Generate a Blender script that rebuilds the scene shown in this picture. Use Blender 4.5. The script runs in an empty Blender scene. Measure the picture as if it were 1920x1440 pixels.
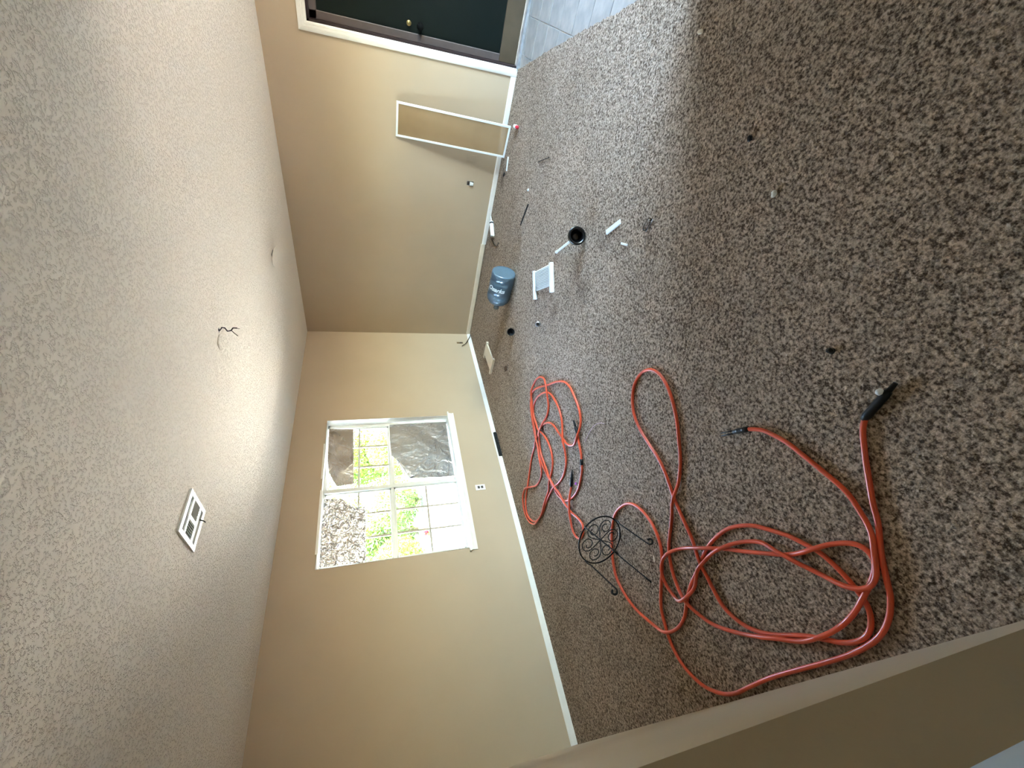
import bpy, bmesh, math, random
import numpy as np
from mathutils import Vector, Matrix

random.seed(7)
S = bpy.context.scene
COL = S.collection
PI = math.pi

# ------------------------------------------------------------------ camera
# the photograph was taken with the phone on its side: world "up" points to the left of the frame
YAW, PITCH, ROLL, FPX = 0.7730, 0.3176, -0.0206, 778.78
CAM = Vector((-5.311, -4.243, 1.503))
fwd = Vector((math.sin(YAW)*math.cos(PITCH), math.cos(YAW)*math.cos(PITCH), -math.sin(PITCH)))
rt0 = Vector((math.cos(YAW), -math.sin(YAW), 0))
up0 = rt0.cross(fwd)
rt = rt0*math.cos(ROLL) + up0*math.sin(ROLL)
up = up0*math.cos(ROLL) - rt0*math.sin(ROLL)
cam_d = bpy.data.cameras.new('camera'); cam = bpy.data.objects.new('camera', cam_d); COL.objects.link(cam)
cx, cy, cz = -up, rt, -fwd
cam.matrix_world = Matrix(((cx.x, cy.x, cz.x, CAM.x), (cx.y, cy.y, cz.y, CAM.y), (cx.z, cy.z, cz.z, CAM.z), (0, 0, 0, 1)))
cam_d.sensor_fit = 'HORIZONTAL'; cam_d.sensor_width = 36.0
cam_d.lens = FPX*36.0/1920.0
cam_d.clip_start = 0.02; cam_d.clip_end = 500
S.camera = cam

# ------------------------------------------------------------------ sky, sun, exposure
SKY_STRENGTH, SUN_ENERGY, EXPOSURE = 1.15, 14.0, 3.8
SUN_EL, SUN_DIR = math.radians(52), Vector((0.78, -0.12, 0))
w = bpy.data.worlds.new('sky'); S.world = w; w.use_nodes = True
nt = w.node_tree; bg = nt.nodes['Background']
sky = nt.nodes.new('ShaderNodeTexSky'); sky.sky_type = 'NISHITA'; sky.sun_disc = False
sky.sun_elevation = SUN_EL; sky.sun_rotation = math.radians(98.7); sky.air_density = 1.0; sky.dust_density = 0.6
nt.links.new(sky.outputs[0], bg.inputs[0]); bg.inputs[1].default_value = SKY_STRENGTH
sd = bpy.data.lights.new('sun_offscreen', 'SUN'); sd.energy = SUN_ENERGY; sd.angle = math.radians(0.6); sd.color = (1.0, 0.90, 0.77)
sun = bpy.data.objects.new('sun_offscreen', sd); COL.objects.link(sun)
sv = Vector((SUN_DIR.normalized().x*math.cos(SUN_EL), SUN_DIR.normalized().y*math.cos(SUN_EL), math.sin(SUN_EL)))
sun.rotation_euler = sv.to_track_quat('Z', 'Y').to_euler(); sun.location = (6, 2, 9)
def portal(name, loc, rot, sx, sy):
    l = bpy.data.lights.new(name, 'AREA'); l.shape = 'RECTANGLE'; l.size = sx; l.size_y = sy
    l.cycles.is_portal = True
    o = bpy.data.objects.new(name, l); COL.objects.link(o); o.location = loc; o.rotation_euler = rot
portal('window_portal', (-2.64, 0.17, 1.33), (-PI/2, 0, 0), 1.85, 1.5)
portal('patio_window_offscreen', (-1.55, -6.67, 1.05), (PI/2, 0, 0), 1.9, 2.1)
portal('added_side_room_window_offscreen', (-6.7, 0.17, 1.425), (-PI/2, 0, 0), 0.62, 1.27)  # sky portal for the unseen window added to the side room
S.view_settings.view_transform = 'Standard'; S.view_settings.look = 'None'
S.view_settings.exposure = EXPOSURE; S.view_settings.gamma = 1.0
S.view_settings.use_curve_mapping = False

# ------------------------------------------------------------------ helpers
def srgb(r, g, b):
    f = lambda c: (c/12.92 if c <= 0.04045 else ((c+0.055)/1.055)**2.4)
    return (f(r/255), f(g/255), f(b/255), 1)

def material(name, col, rough=0.6, metal=0.0, spec=0.4, var=0.0, var_scale=8.0, bump=0.0, bump_scale=200.0, bump_dist=0.002, col2=None, alpha_tint=None, detail=3.0):
    m = bpy.data.materials.new(name); m.use_nodes = True
    n = m.node_tree; b = n.nodes['Principled BSDF']
    b.inputs['Base Color'].default_value = col; b.inputs['Roughness'].default_value = rough
    b.inputs['Metallic'].default_value = metal; b.inputs['Specular IOR Level'].default_value = spec
    if var > 0 or col2 or bump > 0:
        tc = n.nodes.new('ShaderNodeTexCoord')
    if var > 0 or col2:
        nz = n.nodes.new('ShaderNodeTexNoise'); nz.inputs['Scale'].default_value = var_scale; nz.inputs['Detail'].default_value = detail
        n.links.new(tc.outputs['Object'], nz.inputs['Vector'])
        rp = n.nodes.new('ShaderNodeValToRGB')
        c2 = col2 or tuple(max(0, c*(1-var)) for c in col[:3]) + (1,)
        rp.color_ramp.elements[0].position = 0.35; rp.color_ramp.elements[1].position = 0.65
        rp.color_ramp.elements[0].color = c2; rp.color_ramp.elements[1].color = col
        n.links.new(nz.outputs['Fac'], rp.inputs[0]); n.links.new(rp.outputs[0], b.inputs['Base Color'])
    if bump > 0:
        nb = n.nodes.new('ShaderNodeTexNoise'); nb.inputs['Scale'].default_value = bump_scale; nb.inputs['Detail'].default_value = 2
        n.links.new(tc.outputs['Object'], nb.inputs['Vector'])
        bp = n.nodes.new('ShaderNodeBump'); bp.inputs['Strength'].default_value = bump; bp.inputs['Distance'].default_value = bump_dist
        n.links.new(nb.outputs['Fac'], bp.inputs['Height']); n.links.new(bp.outputs[0], b.inputs['Normal'])
    return m

def new_obj(name, bm, mat, parent=None, smooth=False):
    me = bpy.data.meshes.new(name); bm.normal_update(); bm.to_mesh(me); bm.free()
    me.materials.append(mat)
    if smooth:
        for p in me.polygons: p.use_smooth = True
    o = bpy.data.objects.new(name, me); COL.objects.link(o)
    if parent: o.parent = parent
    return o

def box(bm, x0, x1, y0, y1, z0, z1, bevel=0.0):
    x0, x1 = sorted((x0, x1)); y0, y1 = sorted((y0, y1)); z0, z1 = sorted((z0, z1))
    v = [bm.verts.new(p) for p in ((x0,y0,z0),(x1,y0,z0),(x1,y1,z0),(x0,y1,z0),(x0,y0,z1),(x1,y0,z1),(x1,y1,z1),(x0,y1,z1))]
    f = [bm.faces.new([v[i] for i in q]) for q in ((3,2,1,0),(4,5,6,7),(0,1,5,4),(1,2,6,5),(2,3,7,6),(3,0,4,7))]
    if bevel > 0:
        es = list({e for q in f for e in q.edges})
        bmesh.ops.bevel(bm, geom=es, offset=bevel, segments=1, affect='EDGES')
    return bm

def boxes(*bs, bevel=0.0):
    bm = bmesh.new()
    for b in bs: box(bm, *b, bevel=bevel)
    return bm

def prism(bm, poly, z0, z1):
    """polygon in xy, extruded in z"""
    a = [bm.verts.new((x, y, z0)) for x, y in poly]; b = [bm.verts.new((x, y, z1)) for x, y in poly]
    n = len(poly)
    bm.faces.new(list(reversed(a))); bm.faces.new(b)
    for i in range(n): bm.faces.new((a[i], a[(i+1) % n], b[(i+1) % n], b[i]))
    bmesh.ops.recalc_face_normals(bm, faces=bm.faces)
    return bm

def tube(bm, pts, r, seg=10, closed=False, caps=True):
    pts = [Vector(p) for p in pts]; n = len(pts)
    rs = r if isinstance(r, (list, tuple)) else [r]*n
    T = []
    for i in range(n):
        a = pts[(i-1) % n] if (closed or i > 0) else pts[i]; b = pts[(i+1) % n] if (closed or i < n-1) else pts[i]
        d = b-a; T.append(d.normalized() if d.length > 1e-9 else Vector((0, 0, 1)))
    ref = Vector((0, 0, 1)) if abs(T[0].z) < 0.9 else Vector((1, 0, 0))
    N = (ref - T[0]*ref.dot(T[0])).normalized(); rings = []
    for i in range(n):
        N = (N - T[i]*N.dot(T[i]))
        N = N.normalized() if N.length > 1e-6 else T[i].orthogonal().normalized()
        B = T[i].cross(N)
        rings.append([bm.verts.new(pts[i] + (N*math.cos(2*PI*k/seg) + B*math.sin(2*PI*k/seg))*rs[i]) for k in range(seg)])
    m = n if closed else n-1
    for i in range(m):
        A, Bq = rings[i], rings[(i+1) % n]
        for k in range(seg): bm.faces.new((A[k], A[(k+1) % seg], Bq[(k+1) % seg], Bq[k]))
    if caps and not closed:
        bm.faces.new(list(reversed(rings[0]))); bm.faces.new(rings[-1])
    return bm

def lathe(bm, prof, seg=32, mtx=None):
    """profile [(r, h)...] spun about +z, then moved by mtx; r == 0 closes the end"""
    mtx = mtx or Matrix(); rings = []
    for r, h in prof:
        if r < 1e-6: rings.append([bm.verts.new(mtx @ Vector((0, 0, h)))])
        else: rings.append([bm.verts.new(mtx @ Vector((r*math.cos(2*PI*k/seg), r*math.sin(2*PI*k/seg), h))) for k in range(seg)])
    for A, B in zip(rings, rings[1:]):
        if len(A) == 1 and len(B) == 1: continue
        if len(A) == 1:
            for k in range(seg): bm.faces.new((A[0], B[(k+1) % seg], B[k]))
        elif len(B) == 1:
            for k in range(seg): bm.faces.new((A[k], A[(k+1) % seg], B[0]))
        else:
            for k in range(seg): bm.faces.new((A[k], A[(k+1) % seg], B[(k+1) % seg], B[k]))
    bmesh.ops.recalc_face_normals(bm, faces=bm.faces)
    return bm

def aim(loc, d):
    """matrix whose +z runs along d, at loc"""
    m = Vector(d).normalized().to_track_quat('Z', 'Y').to_matrix().to_4x4(); m.translation = Vector(loc); return m

def tag(o, label, cat, group=None, kind=None):
    o['label'] = label; o['category'] = cat
    if group: o['group'] = group
    if kind: o['kind'] = kind
    return o
def struct(o, label=None):
    o['kind'] = 'structure'
    if label: o['label'] = label
    return o
def empty(name, loc=(0, 0, 0)):
    o = bpy.data.objects.new(name, None); COL.objects.link(o); o.location = loc; o.empty_display_size = 0.05; return o
def part(name, bm, mat, parent, smooth=False):
    """bm is in world coordinates: shift it to the parent's base"""
    bmesh.ops.translate(bm, verts=bm.verts, vec=-parent_loc(parent))
    return new_obj(name, bm, mat, parent, smooth)
def parent_loc(p):
    v = Vector()
    while p: v += p.location; p = p.parent
    return v

# ------------------------------------------------------------------ materials
M = {}
M['wall'] = material('wall_paint', srgb(180, 162, 138), 0.65, var=0.05, var_scale=1.3, bump=0.25, bump_scale=130, bump_dist=0.0012)
M['soil'] = material('bare_yard_soil', srgb(132, 112, 92), 0.95, var=0.3, var_scale=3, bump=0.6, bump_scale=20, bump_dist=0.02)
M['white'] = material('white_trim_paint', srgb(232, 230, 222), 0.4, var=0.06, var_scale=9)
M['cream'] = material('cream_trim_paint', srgb(226, 214, 192), 0.45, var=0.08, var_scale=9)
M['vinyl'] = material('window_vinyl', srgb(214, 214, 208), 0.35, var=0.06, var_scale=12)
M['muntin'] = material('window_grid_bar', srgb(168, 158, 142), 0.45, var=0.05, var_scale=20)
M['black'] = material('black_rubber', srgb(16, 16, 17), 0.45, var=0.3, var_scale=40)
M['blackgloss'] = material('black_glossy_rubber', srgb(12, 12, 13), 0.25, spec=0.6, var=0.2, var_scale=30)
M['iron'] = material('black_wrought_iron', srgb(18, 17, 17), 0.5, metal=0.3, var=0.3, var_scale=60, bump=0.2, bump_scale=300)
M['steel'] = material('dull_steel', srgb(150, 150, 152), 0.35, metal=0.9, var=0.1, var_scale=60)
M['brass'] = material('brass', srgb(205, 180, 120), 0.3, metal=0.9, var=0.1, var_scale=60)
M['hose'] = material('orange_hose_rubber', srgb(226, 92, 60), 0.32, spec=0.5, var=0.12, var_scale=14, bump=0.1, bump_scale=400, bump_dist=0.0005)
M['plastic'] = material('white_plastic', srgb(236, 240, 238), 0.35, var=0.04, var_scale=30)
M['door'] = material('door_dark_green_paint', srgb(7, 16, 13), 0.55, spec=0.2, var=0.2, var_scale=5)
M['jamb'] = material('door_jamb_brown_paint', srgb(46, 32, 34), 0.55, var=0.2, var_scale=8)
M['stop'] = material('door_stop_grey_paint', srgb(88, 78, 76), 0.55, var=0.12, var_scale=10)
M['kick'] = material('door_kick_board', srgb(78, 66, 50), 0.6, var=0.2, var_scale=7)
M['stone'] = material('threshold_stone', srgb(150, 152, 155), 0.5, var=0.35, var_scale=14)
M['grout'] = material('tile_grout', srgb(214, 218, 220), 0.8, var=0.1, var_scale=20, bump=0.2)
M['tile'] = material('slate_grey_tile', srgb(176, 171, 163), 0.32, col2=srgb(152, 148, 142), var_scale=9, bump=0.25, bump_scale=60, bump_dist=0.002, detail=6)
M['vinylfloor'] = material('pale_vinyl_floor', srgb(205, 202, 188), 0.5, var=0.08, var_scale=4)
M['dark'] = material('dark_cavity', srgb(45, 40, 36), 0.9, var=0.2, var_scale=20)
M['concrete'] = material('pale_concrete', srgb(214, 206, 192), 0.9, col2=srgb(186, 176, 160), var_scale=0.8, detail=6, bump=0.3, bump_scale=30)
M['bark'] = material('tree_bark', srgb(112, 96, 78), 0.9, var=0.4, var_scale=12, bump=0.6, bump_scale=40, bump_dist=0.01)
M['roof'] = material('roof_board', srgb(120, 110, 100), 0.9, var=0.2, var_scale=3)

def ceiling_material():
    m = material('knockdown_ceiling', srgb(238, 230, 218), 0.85, spec=0.2)
    n = m.node_tree; b = n.nodes['Principled BSDF']
    tc = n.nodes.new('ShaderNodeTexCoord')
    n1 = n.nodes.new('ShaderNodeTexNoise'); n1.inputs['Scale'].default_value = 78; n1.inputs['Detail'].default_value = 3; n1.inputs['Roughness'].default_value = 0.55
    n.links.new(tc.outputs['Object'], n1.inputs['Vector'])
    rp = n.nodes.new('ShaderNodeValToRGB'); rp.color_ramp.elements[0].position = 0.36; rp.color_ramp.elements[1].position = 0.5
    n.links.new(n1.outputs['Fac'], rp.inputs[0])
    bp = n.nodes.new('ShaderNodeBump'); bp.inputs['Strength'].default_value = 1.0; bp.inputs['Distance'].default_value = 0.005
    n.links.new(rp.outputs[0], bp.inputs['Height']); n.links.new(bp.outputs[0], b.inputs['Normal'])
    return m
M['ceiling'] = ceiling_material()

STAINS_AND_SHADE = [(-2.85, -2.72, 0.12, 0.11, 0.4), (-2.52, -2.28, 0.07, 0.12, 0.35), (-0.20, -2.55, 0.08, 0.14, 0.5), (-2.87, -3.11, 0.10, 0.06, 0.3)]
def carpet_material():
    m = material('taupe_cut_pile_carpet', srgb(140, 124, 108), 0.95, spec=0.1)
    n = m.node_tree; b = n.nodes['Principled BSDF']; L = n.links.new
    tc = n.nodes.new('ShaderNodeTexCoord')
    n1 = n.nodes.new('ShaderNodeTexNoise'); n1.inputs['Scale'].default_value = 66; n1.inputs['Detail'].default_value = 4; n1.inputs['Roughness'].default_value = 0.7
    n2 = n.nodes.new('ShaderNodeTexNoise'); n2.inputs['Scale'].default_value = 1.7; n2.inputs['Detail'].default_value = 5
    L(tc.outputs['Object'], n1.inputs['Vector']); L(tc.outputs['Object'], n2.inputs['Vector'])
    vo = n.nodes.new('ShaderNodeTexVoronoi'); vo.inputs['Scale'].default_value = 95; vo.inputs['Randomness'].default_value = 1.0
    L(tc.outputs['Object'], vo.inputs['Vector'])
    vm = n.nodes.new('ShaderNodeMath'); vm.operation = 'MULTIPLY_ADD'; L(vo.outputs['Distance'], vm.inputs[0]); vm.inputs[1].default_value = -0.34; vm.inputs[2].default_value = 0.17
    pile = n.nodes.new('ShaderNodeMath'); pile.operation = 'ADD'; L(n1.outputs['Fac'], pile.inputs[0]); L(vm.outputs[0], pile.inputs[1])
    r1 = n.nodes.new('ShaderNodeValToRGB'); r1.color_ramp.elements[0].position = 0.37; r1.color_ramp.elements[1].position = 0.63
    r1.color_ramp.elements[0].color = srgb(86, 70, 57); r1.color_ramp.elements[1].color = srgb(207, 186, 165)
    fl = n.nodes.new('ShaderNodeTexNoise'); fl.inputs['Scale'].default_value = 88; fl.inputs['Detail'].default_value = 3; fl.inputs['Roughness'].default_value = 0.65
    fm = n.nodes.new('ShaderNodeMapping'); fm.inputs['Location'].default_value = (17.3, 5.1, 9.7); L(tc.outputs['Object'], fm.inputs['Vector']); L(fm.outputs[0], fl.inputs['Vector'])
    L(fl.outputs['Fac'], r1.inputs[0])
    r2 = n.nodes.new('ShaderNodeValToRGB'); r2.color_ramp.elements[0].position = 0.3; r2.color_ramp.elements[1].position = 0.7
    r2.color_ramp.elements[0].color = (0.86, 0.85, 0.83, 1); r2.color_ramp.elements[1].color = (1, 1, 1, 1)
    L(n2.outputs['Fac'], r2.inputs[0])
    mx = n.nodes.new('ShaderNodeMix'); mx.data_type = 'RGBA'; mx.blend_type = 'MULTIPLY'; mx.inputs[0].default_value = 1
    L(r1.outputs[0], mx.inputs[6]); L(r2.outputs[0], mx.inputs[7]); cur = mx.outputs[2]
    for (x, y, rx, ry, amt) in STAINS_AND_SHADE:                       # spills, trodden dirt; the screen-foot patch also paints in the screen's shade
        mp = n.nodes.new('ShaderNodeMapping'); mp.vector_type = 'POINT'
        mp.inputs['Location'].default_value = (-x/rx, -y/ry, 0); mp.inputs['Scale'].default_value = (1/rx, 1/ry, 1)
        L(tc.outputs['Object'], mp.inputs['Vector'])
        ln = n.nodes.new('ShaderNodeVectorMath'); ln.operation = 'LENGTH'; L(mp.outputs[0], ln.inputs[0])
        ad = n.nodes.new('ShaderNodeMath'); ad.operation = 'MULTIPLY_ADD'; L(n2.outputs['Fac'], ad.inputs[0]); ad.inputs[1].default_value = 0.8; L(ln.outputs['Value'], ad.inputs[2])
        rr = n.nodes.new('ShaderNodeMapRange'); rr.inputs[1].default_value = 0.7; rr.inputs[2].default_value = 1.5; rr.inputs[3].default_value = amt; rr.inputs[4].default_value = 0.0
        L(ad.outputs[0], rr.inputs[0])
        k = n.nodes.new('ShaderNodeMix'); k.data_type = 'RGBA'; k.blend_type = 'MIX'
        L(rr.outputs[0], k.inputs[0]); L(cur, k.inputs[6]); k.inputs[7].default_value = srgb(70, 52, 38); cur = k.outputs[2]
    L(cur, b.inputs['Base Color'])
    bp = n.nodes.new('ShaderNodeBump'); bp.inputs['Strength'].default_value = 1.0; bp.inputs['Distance'].default_value = 0.013
    L(pile.outputs[0], bp.inputs['Height']); L(bp.outputs[0], b.inputs['Normal'])
    return m
M['carpet'] = carpet_material()

def foil_material(name, sc, strength, dist):
    m = material(name, srgb(214, 214, 216), 0.2, metal=1.0)
    n = m.node_tree; b = n.nodes['Principled BSDF']; tc = n.nodes.new('ShaderNodeTexCoord')
    v = n.nodes.new('ShaderNodeTexNoise'); v.inputs['Scale'].default_value = sc; v.inputs['Detail'].default_value = 3; v.inputs['Distortion'].default_value = 1.2
    n.links.new(tc.outputs['Object'], v.inputs['Vector'])
    bp = n.nodes.new('ShaderNodeBump'); bp.inputs['Strength'].default_value = strength; bp.inputs['Distance'].default_value = dist
    n.links.new(v.outputs['Fac'], bp.inputs['Height']); n.links.new(bp.outputs[0], b.inputs['Normal'])
    return m
M['foil'] = foil_material('smooth_aluminium_foil', 9, 0.35, 0.02)
M['foil2'] = foil_material('crumpled_aluminium_foil', 16, 0.9, 0.03)

def glass_material(name, tint, gloss=0.06, rough=0.02):
    m = bpy.data.materials.new(name); m.use_nodes = True; n = m.node_tree
    n.nodes.remove(n.nodes['Principled BSDF']); out = n.nodes['Material Output']
    t = n.nodes.new('ShaderNodeBsdfTransparent'); t.inputs[0].default_value = tint
    g = n.nodes.new('ShaderNodeBsdfGlossy'); g.inputs['Roughness'].default_value = rough
    f = n.nodes.new('ShaderNodeFresnel'); f.inputs['IOR'].default_value = 1.45
    mx = n.nodes.new('ShaderNodeMixShader')
    n.links.new(f.outputs[0], mx.inputs[0]); n.links.new(t.outputs[0], mx.inputs[1]); n.links.new(g.outputs[0], mx.inputs[2]); n.links.new(mx.outputs[0], out.inputs[0])
    return m
M['pane'] = glass_material('window_glass', (0.95, 0.97, 0.95, 1))
M['clear'] = glass_material('clear_plastic', (0.97, 0.97, 0.98, 1), rough=0.05)
def jug_material():
    m = bpy.data.materials.new('blue_tinted_plastic'); m.use_nodes = True; n = m.node_tree; L = n.links.new
    n.nodes.remove(n.nodes['Principled BSDF']); out = n.nodes['Material Output']
    N = lambda t: n.nodes.new('ShaderNode'+t)
    t = N('BsdfTransparent'); t.inputs[0].default_value = (0.86, 0.93, 0.97, 1)
    d = N('BsdfDiffuse'); d.inputs[0].default_value = srgb(166, 200, 222); tr = N('BsdfTranslucent'); tr.inputs[0].default_value = srgb(150, 186, 204)
    a = N('MixShader'); a.inputs[0].default_value = 0.5; L(d.outputs[0], a.inputs[1]); L(tr.outputs[0], a.inputs[2])
    b = N('MixShader'); b.inputs[0].default_value = 0.34; L(t.outputs[0], b.inputs[1]); L(a.outputs[0], b.inputs[2])
    g = N('BsdfGlossy'); g.inputs['Roughness'].default_value = 0.14
    f = N('Fresnel'); f.inputs['IOR'].default_value = 1.6
    x = N('MixShader'); L(f.outputs[0], x.inputs[0]); L(b.outputs[0], x.inputs[1]); L(g.outputs[0], x.inputs[2]); L(x.outputs[0], out.inputs[0])
    return m
M['jug'] = jug_material()
def screen_material():
    m = bpy.data.materials.new('tan_window_screen_mesh'); m.use_nodes = True; n = m.node_tree; out = n.nodes['Material Output']; b = n.nodes['Principled BSDF']
    tc = n.nodes.new('ShaderNodeTexCoord'); nz = n.nodes.new('ShaderNodeTexNoise'); nz.inputs['Scale'].default_value = 4
    n.links.new(tc.outputs['Object'], nz.inputs['Vector'])
    rp = n.nodes.new('ShaderNodeValToRGB'); rp.color_ramp.elements[0].color = srgb(158, 128, 90); rp.color_ramp.elements[1].color = srgb(184, 152, 108)
    n.links.new(nz.outputs['Fac'], rp.inputs[0]); n.links.new(rp.outputs[0], b.inputs['Base Color']); b.inputs['Roughness'].default_value = 0.8
    t = n.nodes.new('ShaderNodeBsdfTransparent'); mx = n.nodes.new('ShaderNodeMixShader'); mx.inputs[0].default_value = 0.62
    n.links.new(t.outputs[0], mx.inputs[1]); n.links.new(b.outputs[0], mx.inputs[2]); n.links.new(mx.outputs[0], out.inputs[0])
    return m
M['screen'] = screen_material()
def leaf_material(name, c1, c2):
    m = material(name, c1, 0.55, col2=c2, var_scale=1.2)
    n = m.node_tree; b = n.nodes['Principled BSDF']; out = n.nodes['Material Output']
    t = n.nodes.new('ShaderNodeBsdfTranslucent'); t.inputs[0].default_value = c1
    mx = n.nodes.new('ShaderNodeMixShader'); mx.inputs[0].default_value = 0.3
    n.links.new(b.outputs[0], mx.inputs[1]); n.links.new(t.outputs[0], mx.inputs[2]); n.links.new(mx.outputs[0], out.inputs[0])
    return m
M['leaf'] = leaf_material('yellow_green_leaves', srgb(112, 126, 44), srgb(76, 96, 32))
M['leaf2'] = leaf_material('mid_green_leaves', srgb(96, 114, 46), srgb(62, 84, 32))
M['grass'] = material('lawn_grass', srgb(80, 92, 42), 0.9, col2=srgb(54, 70, 28), var_scale=9, detail=8, bump=0.8, bump_scale=60, bump_dist=0.03)
M['petal'] = material('crimson_petals', srgb(150, 14, 34), 0.7, var=0.2, var_scale=20)
M['matteblack'] = material('matte_black_metal', srgb(10, 11, 11), 0.85, spec=0.08, var=0.2, var_scale=30)
M['thread'] = material('pale_pink_thread', srgb(226, 196, 206), 0.8, var=0.1, var_scale=40)
M['red'] = material('red_petals', srgb(200, 40, 60), 0.6, var=0.2, var_scale=20)

# ------------------------------------------------------------------ the shell
H = 2.44
WT = 0.15
def xl(y): return -5.28 + 0.0175*y                      # room face of the left wall, a little out of square
YE, LT = -3.61, 0.112                                   # where the left wall ends, its thickness
YF = -4.62; XF = -2.72; YS = -6.6; XS = -8.0            # front wall, its end, entry far wall, side room far wall

WX0, WX1, WZ0, WZ1 = -3.545, -1.735, 0.585, 2.072       # window opening
bm = boxes((XS, WX0, 0, WT, -0.1, H), (WX1, 0.15, 0, WT, -0.1, H), (WX0, WX1, 0, WT, -0.1, WZ0), (WX0, WX1, 0, WT, WZ1, H))
# side room: an unseen window added in the same outer wall for daylight
bm2 = bmesh.new()
box(bm2, XS, -7.0, 0, WT, -0.1, H); box(bm2, -6.4, WX0, 0, WT, -0.1, H); box(bm2, -7.0, -6.4, 0, WT, -0.1, 0.8); box(bm2, -7.0, -6.4, 0, WT, 2.05, H)
box(bm2, WX1, -0.236, 0, WT, -0.1, H); box(bm2, -0.216, 0.15, 0, WT, -0.1, H); box(bm2, -0.236, -0.216, 0, WT, -0.1, 0.163); box(bm2, -0.236, -0.216, 0, WT, 0.208, H); box(bm2, WX0, WX1, 0, WT, -0.1, WZ0); box(bm2, WX0, WX1, 0, WT, WZ1, H)
bm.free()
struct(new_obj('wall_back', bm2, M['wall']))
DY0, DY1, DZ = -3.605, -4.525, 2.035                    # door opening in the right wall
struct(new_obj('wall_right', boxes((0, WT, DY0, -2.403, -0.1, H), (0, WT, -2.351, 0, -0.1, H), (0, WT, -2.403, -2.351, -0.1, 0.297), (0, WT, -2.403, -2.351, 0.377, H), (0, WT, YS, DY1, -0.1, H), (0, WT, DY1, DY0, DZ, H)), M['wall']))
bm = bmesh.new(); prism(bm, [(xl(0), 0), (xl(YE), YE), (xl(YE)-LT, YE), (xl(0)-LT, 0)], 0, H)
struct(new_obj('wall_left', bm, M['wall']))
struct(new_obj('wall_front', boxes((XS, XF, YF-0.115, YF, 0, H)), M['wall']))
struct(new_obj('wall_entry_side', boxes((XF-0.115, XF, YS, YF-0.115, 0, H)), M['wall']))
PX0, PX1, PZ1 = -2.45, -0.65, 2.05                      # patio opening of the entry
struct(new_obj('wall_entry_end', boxes((XF-0.115, PX0, YS-WT, YS, -0.1, H), (PX1, 0.15, YS-WT, YS, -0.1, H), (PX0, PX1, YS-WT, YS, PZ1, H)), M['wall']))
struct(new_obj('wall_side_room', boxes((XS-WT, XS, YF-0.115, WT, -0.1, H)), M['wall']))
def slab_with_holes(x0, x1, y0, y1, z0, z1, holes):
    xs = sorted({x0, x1, *[v for h in holes for v in h[:2]]}); ys = sorted({y0, y1, *[v for h in holes for v in h[2:]]})
    V = {}; bm = bmesh.new()
    def v(i, j, z): 
        if (i, j, z) not in V: V[i, j, z] = bm.verts.new((xs[i], ys[j], z))
        return V[i, j, z]
    solid = lambda i, j: 0 <= i < len(xs)-1 and 0 <= j < len(ys)-1 and not any(h[0] <= (xs[i]+xs[i+1])/2 <= h[1] and h[2] <= (ys[j]+ys[j+1])/2 <= h[3] for h in holes)
    for i in range(len(xs)-1):
        for j in range(len(ys)-1):
            if not solid(i, j): continue
            bm.faces.new([v(i, j, z0), v(i, j+1, z0), v(i+1, j+1, z0), v(i+1, j, z0)]); bm.faces.new([v(i, j, z1), v(i+1, j, z1), v(i+1, j+1, z1), v(i, j+1, z1)])
            for (di, dj, a, b) in ((-1, 0, (i, j), (i, j+1)), (1, 0, (i+1, j), (i+1, j+1)), (0, -1, (i, j), (i+1, j)), (0, 1, (i, j+1), (i+1, j+1))):
                if not solid(i+di, j+dj): bm.faces.new([v(*a, z0), v(*b, z0), v(*b, z1), v(*a, z1)])
    bmesh.ops.recalc_face_normals(bm, faces=bm.faces); return bm
def open_box(x0, x1, y0, y1, z0, z1, open_side):
    """a thin lining with one side open ('z-', 'x-' or 'y-')"""
    t = 0.0015; B = [(x0, x0+t, y0, y1, z0, z1), (x1-t, x1, y0, y1, z0, z1), (x0, x1, y0, y0+t, z0, z1), (x0, x1, y1-t, y1, z0, z1), (x0, x1, y0, y1, z0, z0+t), (x0, x1, y0, y1, z1-t, z1)]
    del B[{'x-': 0, 'y-': 2, 'z-': 4}[open_side]]
    return boxes(*B)
VENT_HOLE = (-4.070, -3.882, -1.987, -1.800); WIRE_HOLE = (-2.897, -2.871, -2.313, -2.287); BOX_HOLE = (-1.195, -1.085, -1.895, -1.785)
struct(new_obj('ceiling', slab_with_holes(XS-WT, 0.15, YS-WT, WT, H, H+0.16, [VENT_HOLE, WIRE_HOLE, BOX_HOLE]), M['ceiling']))
bm = boxes((XS-0.5, 0.6, YS-0.5, 0.45, H+0.16, H+0.24))
struct(new_obj('roof', bm, M['roof']))

# floors: carpet in the room, tiles by the door, pale vinyl in the side room
EDGE = [(0.0, -3.60), (-0.10, -3.625), (-0.464, -3.749), (-0.9, -3.895), (-1.335, -4.035), (-1.727, -4.154), (-2.093, -4.262), (-2.42, -4.37), (-3.1, -4.62)]
edge = []
rng = random.Random(3)
for (x0, y0), (x1, y1) in zip(EDGE, EDGE[1:]):
    for k in range(14):
        t = k/14; edge.append((x0+(x1-x0)*t, y0+(y1-y0)*t + rng.uniform(-0.007, 0.007)))
edge.append(EDGE[-1])
bm = bmesh.new()
prism(bm, [(0, 0)] + edge + [(xl(YF), YF), (xl(YE), YE), (xl(0), 0)], -0.02, 0.0)
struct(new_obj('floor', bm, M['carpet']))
fe = struct(new_obj('floor_entry', boxes((XF-0.6, 0.0, YS, -3.55, -0.1, -0.0145)), M['grout']))
struct(new_obj('floor_side_room', boxes((XS, xl(YE)-0.004, YF, 0, -0.1, -0.002)), M['vinylfloor']))
struct(new_obj('floor_slab', boxes((-5.5, 0.0, -4.62, 0, -0.1, -0.0201)), M['grout']))
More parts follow.
